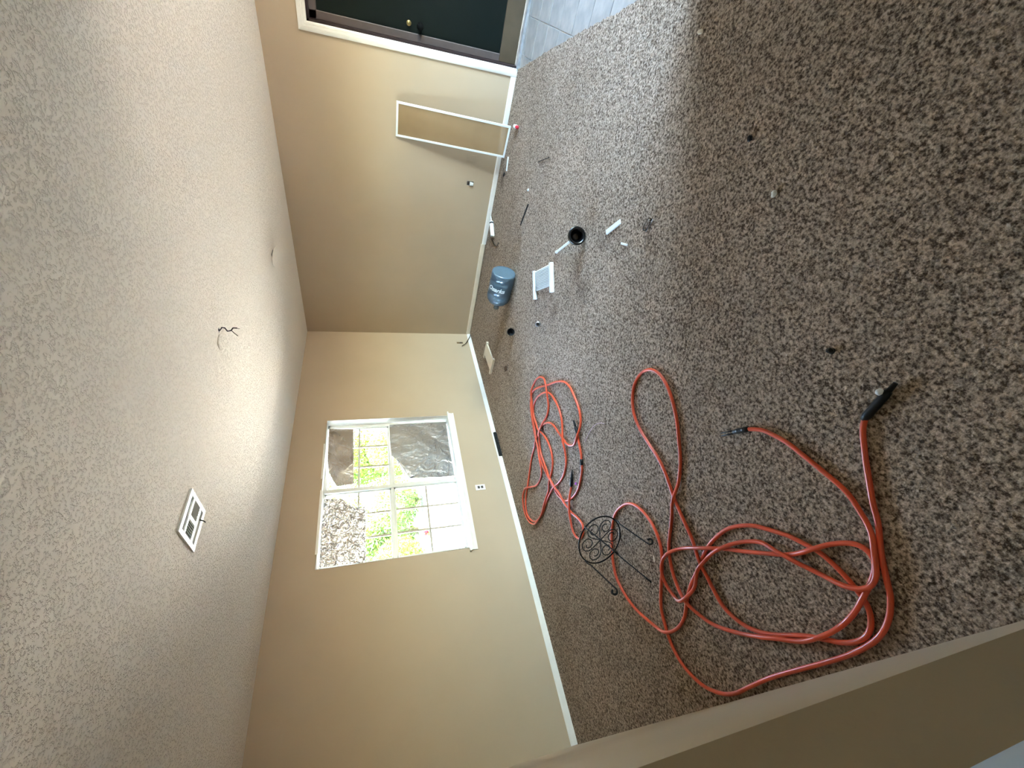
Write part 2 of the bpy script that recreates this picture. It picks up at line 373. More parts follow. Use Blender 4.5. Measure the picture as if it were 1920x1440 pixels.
T = 0.3048; tiles = {}
for i in range(11):
    for j in range(9):
        x1 = 0.005-0.10-(i-1)*T if i else 0.0; x0 = 0.005-0.10-i*T if i else -0.095
        y1 = -3.74-(j-1)*T; y0 = y1-T
        x1 = min(x1, -0.001)
        if x1 < XF-0.1 and y0 < YF: continue
        ycut = np.interp(-(x0+x1)/2, [-p[0] for p in EDGE], [p[1] for p in EDGE])
        if y0 > ycut+0.15: continue
        sx, sy = x1-x0-0.008, T-0.008
        key = round(sx, 4)
        if key not in tiles:
            b = bmesh.new(); box(b, -sx/2, sx/2, -sy/2, sy/2, -0.0045, 0.0035, bevel=0.0012)
            o = new_obj('tile', b, M['tile'], fe); tiles[key] = o
        else:
            o = tiles[key].copy(); COL.objects.link(o); o.parent = fe
        o.location = ((x0+x1)/2, (y0+y1)/2, -0.0125 + rng.uniform(0, 0.0008)); o.rotation_euler = (rng.uniform(-.001, .001), rng.uniform(-.001, .001), 0)

# baseboards
def board_y(bm, x0, x1, y, z0=0.002, h=0.056, t=0.013):   # along x, on the back wall
    prof = [(y, z0), (y-t, z0), (y-t, z0+h-0.012), (y-t*0.45, z0+h), (y, z0+h)]
    a = [bm.verts.new((x0, p[0], p[1])) for p in prof]; b = [bm.verts.new((x1, p[0], p[1])) for p in prof]
    bm.faces.new(a); bm.faces.new(list(reversed(b)))
    for i in range(5): bm.faces.new((a[i], b[i], b[(i+1) % 5], a[(i+1) % 5]))
    bmesh.ops.recalc_face_normals(bm, faces=bm.faces); return bm
def board_x(bm, y0, y1, x, z0=0.002, h=0.056, t=0.013, z0b=None):   # along y, on the right wall
    z0b = z0 if z0b is None else z0b
    def prof(z): return [(x, z), (x-t, z), (x-t, z+h-0.012), (x-t*0.45, z+h), (x, z+h)]
    a = [bm.verts.new((p[0], y0, p[1])) for p in prof(z0)]; b = [bm.verts.new((p[0], y1, p[1])) for p in prof(z0b)]
    bm.faces.new(a); bm.faces.new(list(reversed(b)))
    for i in range(5): bm.faces.new((a[i], b[i], b[(i+1) % 5], a[(i+1) % 5]))
    bmesh.ops.recalc_face_normals(bm, faces=bm.faces); return bm
struct(new_obj('baseboard_back', board_y(bmesh.new(), xl(0)+0.002, -0.014, 0.0), M['white']))
struct(new_obj('baseboard_right', board_x(bmesh.new(), -3.528, -1.60, 0.0, 0.001, z0b=0.006), M['white']))
struct(new_obj('trim_1', board_x(bmesh.new(), -1.60, -0.014, 0.0, 0.016, h=0.058, t=0.016, z0b=0.008), M['cream']), 'cream baseboard length lifted off the carpet beside the room corner')

# ------------------------------------------------------------------ window
win = struct(empty('window_1', (0, 0, 0)), 'white gridded window partly covered with foil')
YW = 0.10                                                # room face of the window unit
GX = [(-2.650, -1.785), (-3.505, -2.690)]                # glazed widths, right and left unit
part('jamb_liner', boxes((WX1-0.004, WX1+0.004, 0.0, YW, WZ0, WZ1), (WX0-0.004, WX0+0.004, 0.0, YW, WZ0, WZ1), (WX0, WX1, 0.0, YW, WZ1-0.004, WZ1+0.004)), M['white'], win)
part('frame', boxes((WX0, -3.505, YW, 0.15, WZ0, WZ1), (-1.785, WX1, YW, 0.15, WZ0, WZ1), (WX0, WX1, YW, 0.15, 2.05, WZ1), (WX0, WX1, YW, 0.15, WZ0, 0.612)), M['vinyl'], win)
part('mullion', boxes((-2.692, -2.648, YW-0.012, 0.15, 0.60, 2.06), bevel=0.003), M['vinyl'], win)
for x0, x1 in GX:
    part('meeting_rail', boxes((x0, x1, YW-0.006, YW+0.035, 1.326, 1.358), bevel=0.003), M['vinyl'], win)
    for z0, z1, yo in ((1.358, 2.050, 0.022), (0.612, 1.326, 0.010)):
        fr = 0.016
        sash = part('sash', boxes((x0, x0+fr, YW+yo-0.008, YW+yo+0.016, z0, z1), (x1-fr, x1, YW+yo-0.008, YW+yo+0.016, z0, z1), (x0, x1, YW+yo-0.008, YW+yo+0.016, z0, z0+fr), (x0, x1, YW+yo-0.008, YW+yo+0.016, z1-fr, z1)), M['vinyl'], win)
        xs = [x0 + (x1-x0)*k/3 for k in range(4)]; zs = [z0, (z0+z1)/2, z1]; g = 0.010
        for k in (1, 2): part('muntin', boxes((xs[k]-g, xs[k]+g, YW+yo-0.004, YW+yo+0.002, z0+fr, z1-fr)), M['muntin'], sash)
        part('muntin', boxes((x0+fr, x1-fr, YW+yo-0.005, YW+yo+0.003, zs[1]-g, zs[1]+g)), M['muntin'], sash)
        for a in range(3):
            for b_ in range(2):
                part('pane', boxes((xs[a]+(fr if a == 0 else g), xs[a+1]-(fr if a == 2 else g), YW+yo+0.004, YW+yo+0.008, zs[b_]+(fr if b_ == 0 else g), zs[b_+1]-(fr if b_ == 1 else g))), M['pane'], sash)
part('sill', boxes((WX0-0.045, WX1+0.045, -0.034, 0.0, 0.585, 0.604), (WX0, WX1, 0.0, YW, 0.585, 0.604), bevel=0.003), M['white'], win)
bm = bmesh.new()
prof = [(0.0, 0.518), (-0.012, 0.518), (-0.014, 0.535), (-0.009, 0.545), (-0.018, 0.57), (-0.018, 0.586), (0.0, 0.586)]
a = [bm.verts.new((WX0-0.03, p[0], p[1])) for p in prof]; b = [bm.verts.new((WX1+0.03, p[0], p[1])) for p in prof]
bm.faces.new(a); bm.faces.new(list(reversed(b)))
for i in range(7): bm.faces.new((a[i], b[i], b[(i+1) % 7], a[(i+1) % 7]))
bmesh.ops.recalc_face_normals(bm, faces=bm.faces)
part('apron', bm, M['white'], win)
part('head_strip', boxes((-3.40, -2.70, -0.006, 0.0, 2.062, 2.084), (-2.56, -2.085, -0.004, 0.0, 2.074, 2.088)), M['white'], win)

# foil taped over the panes: thin sheets with real creases
def foil(name, poly, mat, label, amp, fold_seed, thick=0.0012, y0=0.083, fold=None, freq=9.0):
    """poly in (x, z); gridded, wrinkled along y"""
    xs = [p[0] for p in poly]; zs = [p[1] for p in poly]; st = 0.012
    rg = np.random.default_rng(fold_seed)
    waves = [(rg.uniform(-1, 1), rg.uniform(-1, 1), rg.uniform(0.5, 2.2)*freq, rg.uniform(0, 6.28)) for _ in range(9)]
    def dy(x, z):
        s = 0
        for (a, b, f, p) in waves:
            u = (a*x + b*z)*f*1.6 + p + 1.3*math.sin(7*x*b + 5*z + p)
            s += abs(((u/PI) % 2) - 1) - 0.5              # creased, not wavy
        return amp*s/3
    bm = bmesh.new()
    v = [bm.verts.new((x, 0, z)) for x, z in poly]; f = bm.faces.new(v)
    nx = int((max(xs)-min(xs))/st); nz = int((max(zs)-min(zs))/st)
    for i in range(1, nx):
        bmesh.ops.bisect_plane(bm, geom=bm.verts[:]+bm.edges[:]+bm.faces[:], plane_co=(min(xs)+(max(xs)-min(xs))*i/nx, 0, 0), plane_no=(1, 0, 0))
    for i in range(1, nz):
        bmesh.ops.bisect_plane(bm, geom=bm.verts[:]+bm.edges[:]+bm.faces[:], plane_co=(0, 0, min(zs)+(max(zs)-min(zs))*i/nz), plane_no=(0, 0, 1))
    for q in bm.verts: q.co.y = y0 - max(-0.012, min(0.03, dy(q.co.x, q.co.z) + amp*0.5))
    ext = bmesh.ops.solidify(bm, geom=bm.faces[:], thickness=thick)
    bmesh.ops.recalc_face_normals(bm, faces=bm.faces)
    o = new_obj(name, bm, mat)
    tag(o, label, 'foil', 'foil sheets taped over the window')
    return o
foil('foil_sheet', [(-1.795, 2.052), (-1.825, 1.772), (-2.18, 1.765), (-2.605, 1.757), (-2.618, 1.93), (-2.56, 1.965), (-2.43, 2.02), (-2.26, 2.045), (-2.0, 2.05)], M['foil'], 'narrow dull foil strip with a slanted torn end across the top panes', 0.006, 3)
f2 = foil('foil_sheet', [(-1.775, 1.342), (-1.772, 0.99), (-1.778, 0.615), (-2.2, 0.625), (-2.615, 0.618), (-2.62, 0.8), (-2.60, 1.14), (-2.44, 1.225), (-2.325, 1.282), (-2.26, 1.335), (-2.0, 1.345)], M['foil'], 'large smooth grey foil sheet with a folded corner covering a lower sash', 0.005, 8)
bm = bmesh.new()
fl = [(-2.31, 0.068, 1.29), (-2.60, 0.066, 1.15), (-2.575, 0.058, 1.085), (-2.44, 0.062, 1.20)]
a = [bm.verts.new(p) for p in fl]; b = [bm.verts.new((p[0]+0.002, p[1]-0.004, p[2])) for p in fl]
bm.faces.new(a); bm.faces.new(list(reversed(b)))
for i in range(4): bm.faces.new((a[i], b[i], b[(i+1) % 4], a[(i+1) % 4]))
bmesh.ops.recalc_face_normals(bm, faces=bm.faces)
part('folded_flap', bm, M['foil'], f2)
foil('foil_sheet', [(-2.758, 2.052), (-2.785, 1.86), (-2.80, 1.848), (-2.845, 1.82), (-2.88, 1.762), (-2.90, 1.745), (-2.905, 1.632), (-3.2, 1.63), (-3.508, 1.627), (-3.50, 1.85), (-3.497, 2.05), (-3.1, 2.054)], M['foil2'], 'heavily crumpled bright foil sheet with a stepped edge on an upper sash', 0.009, 21, freq=22)

# ------------------------------------------------------------------ front door
door = struct(empty('door_1', (0, -4.065, 0)), 'dark green front door in white fluted casing')
def casing_profile(bm, fn, L0, L1, miter0=0.0, miter1=0.0):
    prof = [(0, 0), (0, 0.014), (0.006, 0.018), (0.020, 0.018), (0.023, 0.015), (0.026, 0.018), (0.040, 0.018), (0.043, 0.015), (0.046, 0.018), (0.060, 0.015), (0.074, 0.010), (0.076, 0)]
    a = [bm.verts.new(fn(u, L0 + u*miter0, d)) for u, d in prof]; b = [bm.verts.new(fn(u, L1 + u*miter1, d)) for u, d in prof]
    n = len(prof)
    bm.faces.new(a); bm.faces.new(list(reversed(b)))
    for i in range(n): bm.faces.new((a[i], b[i], b[(i+1) % n], a[(i+1) % n]))
    bmesh.ops.recalc_face_normals(bm, faces=bm.faces); return bm
part('casing', casing_profile(bmesh.new(), lambda u, l, d: (-d, DY0+u, l), 0.0, DZ, 0, 1.0), M['white'], door)
part('casing', casing_profile(bmesh.new(), lambda u, l, d: (-d, DY1-u, l), -0.01, DZ, 0, 1.0), M['white'], door)
part('casing', casing_profile(bmesh.new(), lambda u, l, d: (-d, l, DZ+u), DY1, DY0, -1.0, 1.0), M['white'], door)
part('jamb', boxes((0.0, WT, DY0-0.02, DY0, 0, DZ), (0.0, WT, DY1, DY1+0.02, 0, DZ), (0.0, WT, DY1, DY0, DZ-0.02, DZ)), M['jamb'], door)
part('stop', boxes((0.048, 0.075, DY0-0.085, DY0-0.02, 0.20, DZ-0.02), (0.048, 0.075, DY1+0.02, DY1+0.085, 0.20, DZ-0.02), (0.048, 0.075, DY1+0.02, DY0-0.02, DZ-0.085, DZ-0.02), bevel=0.004), M['stop'], door)
part('slab', boxes((0.07, 0.11, DY1+0.02, DY0-0.02, 0.02, DZ-0.02)), M['door'], door)
part('kick_board', boxes((0.058, 0.071, DY1+0.021, DY0-0.021, 0.02, 0.20), bevel=0.003), M['kick'], door)
part('threshold', boxes((-0.03, WT, DY1+0.001, DY0-0.001, -0.02, 0.016), bevel=0.006), M['stone'], door)
bm = bmesh.new(); lathe(bm, [(0, 0), (0.021, 0), (0.023, 0.006), (0.019, 0.014), (0.012, 0.016), (0.012, 0.02), (0, 0.021)], 24, aim((0.07, -3.757, 1.128), (-1, 0, 0)))
db = part('deadbolt', bm, M['brass'], door, True)
bm = bmesh.new(); box(bm, 0.036, 0.052, -3.768, -3.746, 1.124, 1.132, 0.002)
part('thumb_turn', bm, M['brass'], db)
bm = bmesh.new(); lathe(bm, [(0, 0), (0.032, 0), (0.032, 0.006), (0.012, 0.010), (0.012, 0.03), (0.024, 0.036), (0.028, 0.048), (0.024, 0.060), (0, 0.066)], 24, aim((0.07, -3.752, 1.02), (-1, 0, 0)))
part('door_knob', bm, M['matteblack'], door, True)

# patio opening of the entry and the side room window added for daylight, both out of the picture
pw = struct(empty('window_2'), 'tall white framed patio glass')
part('frame', boxes((PX0, PX0+0.05, YS-0.12, YS-0.05, 0.02, PZ1), (PX1-0.05, PX1, YS-0.12, YS-0.05, 0.02, PZ1), (PX0, PX1, YS-0.12, YS-0.05, PZ1-0.05, PZ1), (PX0, PX1, YS-0.12, YS-0.05, -0.03, 0.05), (-1.575, -1.525, YS-0.12, YS-0.05, 0.02, PZ1)), M['vinyl'], pw)
for a, b in ((PX0+0.05, -1.575), (-1.525, PX1-0.05)):
    part('pane', boxes((a, b, YS-0.088, YS-0.083, 0.05, PZ1-0.05)), M['pane'], pw)
sw = struct(empty('window_3_added'), 'white framed window added unseen to light the side room')
part('frame', boxes((-7.0, -6.96, 0.08, 0.14, 0.8, 2.05), (-6.44, -6.4, 0.08, 0.14, 0.8, 2.05), (-7.0, -6.4, 0.08, 0.14, 0.8, 0.84), (-7.0, -6.4, 0.08, 0.14, 2.01, 2.05), (-6.72, -6.68, 0.08, 0.14, 0.8, 2.05)), M['vinyl'], sw)
for a, b in ((-6.96, -6.72), (-6.68, -6.44)):
    part('pane', boxes((a, b, 0.108, 0.112, 0.84, 2.01)), M['pane'], sw)

# ------------------------------------------------------------------ outside
struct(new_obj('ground', boxes((-40, 40, 0.15, 9.3, -0.35, -0.12), (-40, XS-WT, YS-0.15, 0.15, -0.35, -0.12), (0.15, 40, YS-0.15, 0.15, -0.35, -0.12)), M['concrete']), 'pale sunlit concrete outside')
struct(new_obj('ground_yard', boxes((-40, 40, -25, YS-0.15, -0.35, -0.12)), M['soil']), 'bare soil yard outside the patio glass')
struct(new_obj('ground_lawn', boxes((-40, 40, 9.3, 40, -0.35, -0.07)), M['grass']), 'sunlit green lawn beyond the pale concrete')

leaf_shape = [(0, 0), (0.5, 0.42), (1, 0), (0.5, -0.42)]
def foliage(bm, n, shape, size, rg):
    """n leaves, each a folded blade of two triangles with its own tilt, inside shape(rg) -> point"""
    for _ in range(n):
        p = shape(rg); q = Matrix.Rotation(rg.uniform(0, 2*PI), 3, 'Z') @ Matrix.Rotation(rg.uniform(-1.2, 1.2), 3, 'Y') @ Matrix.Rotation(rg.uniform(-1.2, 1.2), 3, 'X')
        s = size*rg.uniform(0.6, 1.4)
        v = [bm.verts.new(p + q @ Vector((a*s, b*s*0.9, abs(b)*s*0.25))) for a, b in leaf_shape]
        bm.faces.new((v[0], v[1], v[2])); bm.faces.new((v[0], v[2], v[3]))
    return bm
def tree(name, x, y, h, rad, low, mat, label, n, seed):
    rg = random.Random(seed); o = empty(name, (x, y, -0.069))
    tag(o, label, 'tree', 'trees across the lawn')
    blobs = [(Vector((x+rg.uniform(-.52, .52)*rad, y+rg.uniform(-.4, .4)*rad, low + (h-low)*(0.1+0.8*(k+0.5)/9))), rad*rg.uniform(0.42, 0.55)) for k in range(9)]
    tr = bmesh.new()
    trunk = [Vector((x + 0.05*math.sin(k*1.3+seed), y + 0.05*math.cos(k*1.7), -0.069 + (h*0.75)*k/8)) for k in range(9)]
    tube(tr, trunk, [0.15*(1-0.085*k) for k in range(9)], 9)
    part('trunk', tr, M['bark'], o, True)
    for c, r in blobs[::2]:
        b = bmesh.new(); k = rg.randint(2, 5)
        a0 = trunk[k]; mid = (a0+c)/2 + Vector((0, 0, -0.1))
        tube(b, [a0, mid, c], [0.06, 0.045, 0.02], 7); part('branch', b, M['bark'], o, True)
    def shp(r):
        c, rr = r.choice(blobs); d = Vector((r.gauss(0, 1), r.gauss(0, 1), r.gauss(0, 1))).normalized()
        p = c + d*rr*(r.uniform(0.35, 1.0)**0.5); p.z = max(p.z, low); return p
    fo = part('foliage', foliage(bmesh.new(), n, shp, 0.11, rg), mat, o); fo['kind'] = 'stuff'
    return o
TL = ['yellow green tree beside the crumpled foil', 'bushy mid green tree behind the small red flowers', 'yellow green tree behind the top panes', 'mid green tree behind the smooth foil sheet', 'tall pale tree in the gap behind the nearer row', 'tall mid green tree in the back row', 'tall tree at the end of the back row']
spots = [(-1.6, 12.7, 4.8, 2.0), (2.8, 12.7, 5.0, 2.05), (7.2, 12.9, 4.9, 2.05), (11.6, 12.7, 5.0, 2.0), (0.6, 17.8, 6.2, 2.1), (5.1, 18.0, 6.4, 2.15), (9.6, 17.8, 6.3, 2.1)]
for k, (x, y, h, r) in enumerate(spots):
    tree('tree', x, y, h, r, 0.15, M['leaf' if k % 2 == 0 else 'leaf2'], TL[k], 12000, 11+k)
def shrub(x, y, h, r, mat, label, seed):
    rg = random.Random(seed); o = empty('shrub', (x, y, -0.069)); tag(o, label, 'shrub', 'shrubs along the lawn')
    for k in range(4):
        a = rg.uniform(0, 6.28); part('stem', tube(bmesh.new(), [(x, y, -0.069), (x+0.3*r*math.cos(a), y+0.3*r*math.sin(a), h*0.4), (x+0.5*r*math.cos(a), y+0.5*r*math.sin(a), h*0.75)], [0.03, 0.022, 0.01], 6), M['bark'], o, True)
    def shp(q):
        d = Vector((q.gauss(0, 1), q.gauss(0, 1), q.gauss(0, 1))).normalized()*(q.uniform(0.3, 1.0)**0.5)
        return Vector((x+d.x*r*0.92, y+d.y*r*0.62, max(-0.02, h*0.48+d.z*h*0.48)))
    f = part('foliage', foliage(bmesh.new(), 5200, shp, 0.075, rg), mat, o); f['kind'] = 'stuff'
SLB = ['low yellow green shrub on the lawn edge behind the flowers', 'rounded mid green shrub behind the lower panes', 'yellow green shrub beside the rounded one', 'dense dark shrub behind the smooth foil sheet', 'low green shrub at the far end of the lawn edge']
for k in range(5): shrub(0.4+2.35*k, 10.1, 1.75+0.12*(k % 3), 1.08, M['leaf' if k % 2 == 0 else 'leaf2'], SLB[k], 40+k)
fp = empty('flowering_plant', (0.80, 8.75, -0.12)); tag(fp, 'small plant with red flowers at the edge of the concrete', 'plant')
rg = random.Random(5)
lv = part('leaves', foliage(bmesh.new(), 120, lambda r: Vector((0.80+r.gauss(0, .06), 8.75+r.gauss(0, .06), -0.11+abs(r.gauss(0.06, .05)))), 0.06, rg), M['leaf2'], fp); lv['kind'] = 'stuff'
pt = part('petals', foliage(bmesh.new(), 160, lambda r: Vector((0.80+r.gauss(0, .05), 8.75+r.gauss(0, .05), 0.04+r.gauss(0, .05))), 0.06, rg), M['petal'], fp); pt['kind'] = 'stuff'

# ------------------------------------------------------------------ hoses
HOSE_NEAR = [(-4.766,-3.5),(-4.786,-3.467),(-4.825,-3.432),(-4.865,-3.399),(-4.916,-3.361),(-4.974,-3.318),(-5.022,-3.289),(-5.059,-3.258),(-5.1,-3.224),
(-5.138,-3.198),(-5.173,-3.175),(-5.201,-3.156),(-5.239,-3.114),(-5.266,-3.068),(-5.283,-3.018),(-5.292,-2.957),(-5.296,-2.891),(-5.296,-2.838),
(-5.293,-2.737),(-5.285,-2.503),(-5.29,-2.336),(-5.295,-2.228),(-5.279,-2.128),(-5.225,-2.014),(-5.124,-1.929),(-5.02,-1.907),(-4.936,-1.925),
(-4.851,-1.961),(-4.767,-2.049),(-4.687,-2.145),(-4.608,-2.207),(-4.519,-2.226),(-4.429,-2.211),(-4.336,-2.159),(-4.278,-2.08),(-4.254,-1.965),
(-4.266,-1.873),(-4.311,-1.788),(-4.379,-1.717),(-4.459,-1.652),(-4.554,-1.613),(-4.659,-1.63),(-4.762,-1.681),(-4.857,-1.767),(-4.931,-1.851),
(-4.97,-1.934),(-4.976,-2.024),(-4.955,-2.115),(-4.915,-2.181),(-4.882,-2.23),(-4.844,-2.312),(-4.81,-2.42),(-4.772,-2.518),(-4.757,-2.618),
(-4.761,-2.717),(-4.785,-2.795),(-4.818,-2.859),(-4.884,-2.938),(-4.919,-2.976),(-4.959,-3.007),(-5.01,-3.042),(-5.064,-3.061),(-5.111,-3.07),
(-5.146,-3.073),(-5.188,-3.072),(-5.219,-3.059),(-5.249,-3.031),(-5.267,-2.996),(-5.271,-2.946),(-5.259,-2.892),(-5.237,-2.841),(-5.21,-2.777),
(-5.187,-2.703),(-5.174,-2.653),(-5.146,-2.579),(-5.106,-2.513),(-5.054,-2.465),(-4.994,-2.435),(-4.92,-2.432),(-4.856,-2.442),(-4.776,-2.457),
(-4.697,-2.469),(-4.624,-2.479),(-4.554,-2.487),(-4.454,-2.506),(-4.347,-2.535),(-4.252,-2.544),(-4.145,-2.535),(-4.026,-2.529),(-3.933,-2.549),
(-3.858,-2.607),(-3.816,-2.679),(-3.813,-2.767),(-3.851,-2.842),(-3.923,-2.886),(-4.003,-2.891),(-4.091,-2.87),(-4.196,-2.819),(-4.281,-2.756),
(-4.365,-2.686),(-4.43,-2.607),(-4.47,-2.536),(-4.511,-2.459),(-4.58,-2.355),(-4.617,-2.302),(-4.655,-2.258),(-4.707,-2.222),(-4.779,-2.193),
(-4.848,-2.192),(-4.904,-2.209),(-4.936,-2.223),(-4.983,-2.252),(-5.039,-2.31),(-5.086,-2.392),(-5.123,-2.472),(-5.157,-2.567),(-5.181,-2.645),
(-5.199,-2.691),(-5.218,-2.751),(-5.225,-2.811),(-5.226,-2.881),(-5.218,-2.944),(-5.202,-3.013),(-5.187,-3.059),(-5.167,-3.103),(-5.142,-3.148),
(-5.119,-3.18),(-5.097,-3.196),(-5.069,-3.196),(-5.042,-3.179),(-5.022,-3.143),(-5.005,-3.093),(-4.994,-3.035),(-4.984,-2.982),(-4.968,-2.925),
(-4.949,-2.882),(-4.915,-2.816),(-4.871,-2.731),(-4.813,-2.629),(-4.766,-2.534),(-4.724,-2.441),(-4.689,-2.348),(-4.671,-2.262),(-4.678,-2.186),
(-4.709,-2.135),(-4.764,-2.104),(-4.828,-2.112),(-4.872,-2.146),(-4.891,-2.193),(-4.889,-2.25),(-4.873,-2.314),(-4.846,-2.365),(-4.825,-2.414),
(-4.814,-2.476),(-4.803,-2.543),(-4.809,-2.624),(-4.826,-2.715),(-4.852,-2.788),(-4.885,-2.846),(-4.939,-2.892),(-4.974,-2.92),(-5.02,-2.952),
(-5.064,-2.988),(-5.108,-3.029),(-5.136,-3.064),(-5.156,-3.104),(-5.157,-3.142),(-5.14,-3.175),(-5.11,-3.202),(-5.081,-3.223),(-5.053,-3.246),
(-5.02,-3.261),(-4.974,-3.268),(-4.914,-3.276),(-4.871,-3.272),(-4.806,-3.258),(-4.722,-3.239),(-4.65,-3.22),(-4.584,-3.188),(-4.553,-3.168),
(-4.512,-3.121),]
HOSE_FAR = [(-3.542,-1.87),(-3.567,-1.864),(-3.605,-1.838),(-3.671,-1.812),(-3.71,-1.79),(-3.742,-1.762),(-3.779,-1.733),(-3.822,-1.663),(-3.859,-1.558),
(-3.856,-1.444),(-3.827,-1.333),(-3.779,-1.249),(-3.706,-1.193),(-3.624,-1.157),(-3.513,-1.12),(-3.39,-1.097),(-3.29,-1.08),(-3.192,-1.097),
(-3.088,-1.111),(-2.967,-1.143),(-2.848,-1.182),(-2.739,-1.239),(-2.678,-1.306),(-2.655,-1.368),(-2.679,-1.459),(-2.76,-1.577),(-2.88,-1.727),
(-2.974,-1.858),(-3.062,-1.957),(-3.137,-2.014),(-3.231,-2.042),(-3.333,-2.04),(-3.424,-2.031),(-3.498,-1.999),(-3.545,-1.946),(-3.576,-1.869),
(-3.581,-1.792),(-3.558,-1.721),(-3.496,-1.658),(-3.419,-1.628),(-3.323,-1.593),(-3.217,-1.559),(-3.141,-1.504),(-3.074,-1.411),(-3.028,-1.285),
(-3.059,-1.118),(-3.09,-0.892),(-3.168,-0.697),(-3.225,-0.559),(-3.28,-0.424),(-3.37,-0.335),(-3.464,-0.351),(-3.561,-0.451),(-3.611,-0.583),
(-3.623,-0.748),(-3.604,-0.888),(-3.59,-1.019),(-3.61,-1.189),(-3.636,-1.348),(-3.622,-1.459),(-3.582,-1.536),(-3.511,-1.588),(-3.423,-1.641),
(-3.337,-1.691),(-3.272,-1.732),(-3.176,-1.751),(-3.052,-1.737),(-2.947,-1.694),(-2.852,-1.591),(-2.785,-1.465),(-2.765,-1.358),(-2.791,-1.279),
(-2.867,-1.246),(-2.98,-1.251),(-3.085,-1.293),(-3.215,-1.342),(-3.319,-1.348),(-3.392,-1.321),(-3.44,-1.281),(-3.501,-1.16),(-3.555,-1.02),
(-3.597,-0.882),(-3.629,-0.77),(-3.63,-0.64),(-3.597,-0.466),(-3.509,-0.337),(-3.397,-0.281),(-3.304,-0.283),(-3.216,-0.354),(-3.2,-0.465),
(-3.262,-0.607),(-3.344,-0.768),(-3.37,-0.893),(-3.348,-0.998),(-3.282,-1.069),(-3.193,-1.106),(-3.052,-1.15),(-2.918,-1.191),(-2.824,-1.244),
(-2.726,-1.315),(-2.647,-1.406),(-2.629,-1.512),(-2.661,-1.6),(-2.718,-1.671),(-2.809,-1.718),(-2.899,-1.707),(-2.982,-1.637),(-3.037,-1.577),
(-3.06,-1.49),(-3.056,-1.37),(-3.06,-1.26),(-3.1,-1.187),(-3.187,-1.133),(-3.298,-1.125),(-3.415,-1.135),(-3.546,-1.173),(-3.655,-1.208),
(-3.76,-1.254),(-3.843,-1.279),(-3.926,-1.313),(-4.009,-1.382),(-4.079,-1.418),(-4.116,-1.404),(-4.148,-1.358),(-4.134,-1.282),(-4.084,-1.235),
(-4.018,-1.229),(-3.952,-1.272),(-3.893,-1.326),(-3.821,-1.412),(-3.773,-1.476),]
HD = 0.018
def smooth_path(P, step=0.011):
    P = [Vector((p[0], p[1])) for p in P]; out = []
    for i in range(len(P)-1):
        p0 = P[max(i-1, 0)]; p1 = P[i]; p2 = P[i+1]; p3 = P[min(i+2, len(P)-1)]
        n = max(2, int((p2-p1).length/0.004))
        for k in range(n):
            t = k/n
            out.append(0.5*((2*p1) + (p2-p0)*t + (2*p0-5*p1+4*p2-p3)*t*t + (3*p1-p0-3*p2+p3)*t**3))
    out.append(P[-1])
    A = np.array([(p.x, p.y) for p in out])
    for _ in range(12):
        A[1:-1] = 0.5*A[1:-1] + 0.25*(A[:-2]+A[2:])
    d = np.r_[0, np.cumsum(np.hypot(*np.diff(A, axis=0).T))]; n = int(d[-1]/step)
    s = np.linspace(0, d[-1], n)
    return np.stack([np.interp(s, d, A[:, 0]), np.interp(s, d, A[:, 1])], 1)
def lay(A, obstacles=None):
    """a later pass of the hose lies on the earlier ones"""
    n = len(A); z = np.full(n, HD/2 + 0.001)
    for j in range(n):
        dd = np.hypot(A[:max(j-10, 0), 0]-A[j, 0], A[:max(j-10, 0), 1]-A[j, 1]); i = np.nonzero(dd < HD*0.98)[0]
        if len(i): z[j] = max(z[j], min((z[i] + np.sqrt(np.maximum(HD**2-dd[i]**2, 0))*0.95).max(), 0.062))
    zz = z.copy()
    for k in range(1, 4): zz[k:] = np.maximum(zz[k:], z[:-k]); zz[:-k] = np.maximum(zz[:-k], z[k:])
    ker = np.exp(-0.5*(np.arange(-9, 10)/3.5)**2); ker /= ker.sum()
    zz = np.convolve(np.pad(zz, 9, mode='edge'), ker, 'valid')
    return np.maximum(zz, HD/2+0.001)
def hose(P, label):
    A = smooth_path(P); z = lay(A); o = empty('air_hose', (A[0, 0], A[0, 1], 0))
    tag(o, label, 'hose')
    pts = [(a[0], a[1], zz) for a, zz in zip(A, z)]
    part('tube', tube(bmesh.new(), pts, HD/2, 10), M['hose'], o, True)
    return o, [Vector(p) for p in pts]
hn, pn = hose(HOSE_NEAR, 'orange air hose in a wide tangle with a fat black handle end')
def sleeve(parent, name, a, b, rs, mat):
    a, b = Vector(a), Vector(b); n = len(rs); pts = [a + (b-a)*i/(n-1) for i in range(n)]
    return part(name, tube(bmesh.new(), pts, rs, 14), mat, parent, True)
# fat black end with a narrow tip
a = pn[0]; d = (Vector((-4.750, -3.630, 0.016)) - a).normalized()
sleeve(hn, 'end_sleeve', a - d*0.012, a + d*0.105, [0.0105, 0.0135, 0.0135, 0.0128, 0.0135, 0.0128, 0.0135, 0.0115], M['black'])
sleeve(hn, 'end_tip', a + d*0.100, a + d*0.138, [0.008, 0.008, 0.0075, 0.0065], M['black'])
bm = bmesh.new(); lathe(bm, [(0, -0.011), (0.007, -0.009), (0.0105, 0), (0.007, 0.009), (0, 0.011)], 16, aim(a + d*0.098 + Vector((0.012, 0.006, 0.012)), d))
part('locking_ball', bm, M['plastic'], hn, True)
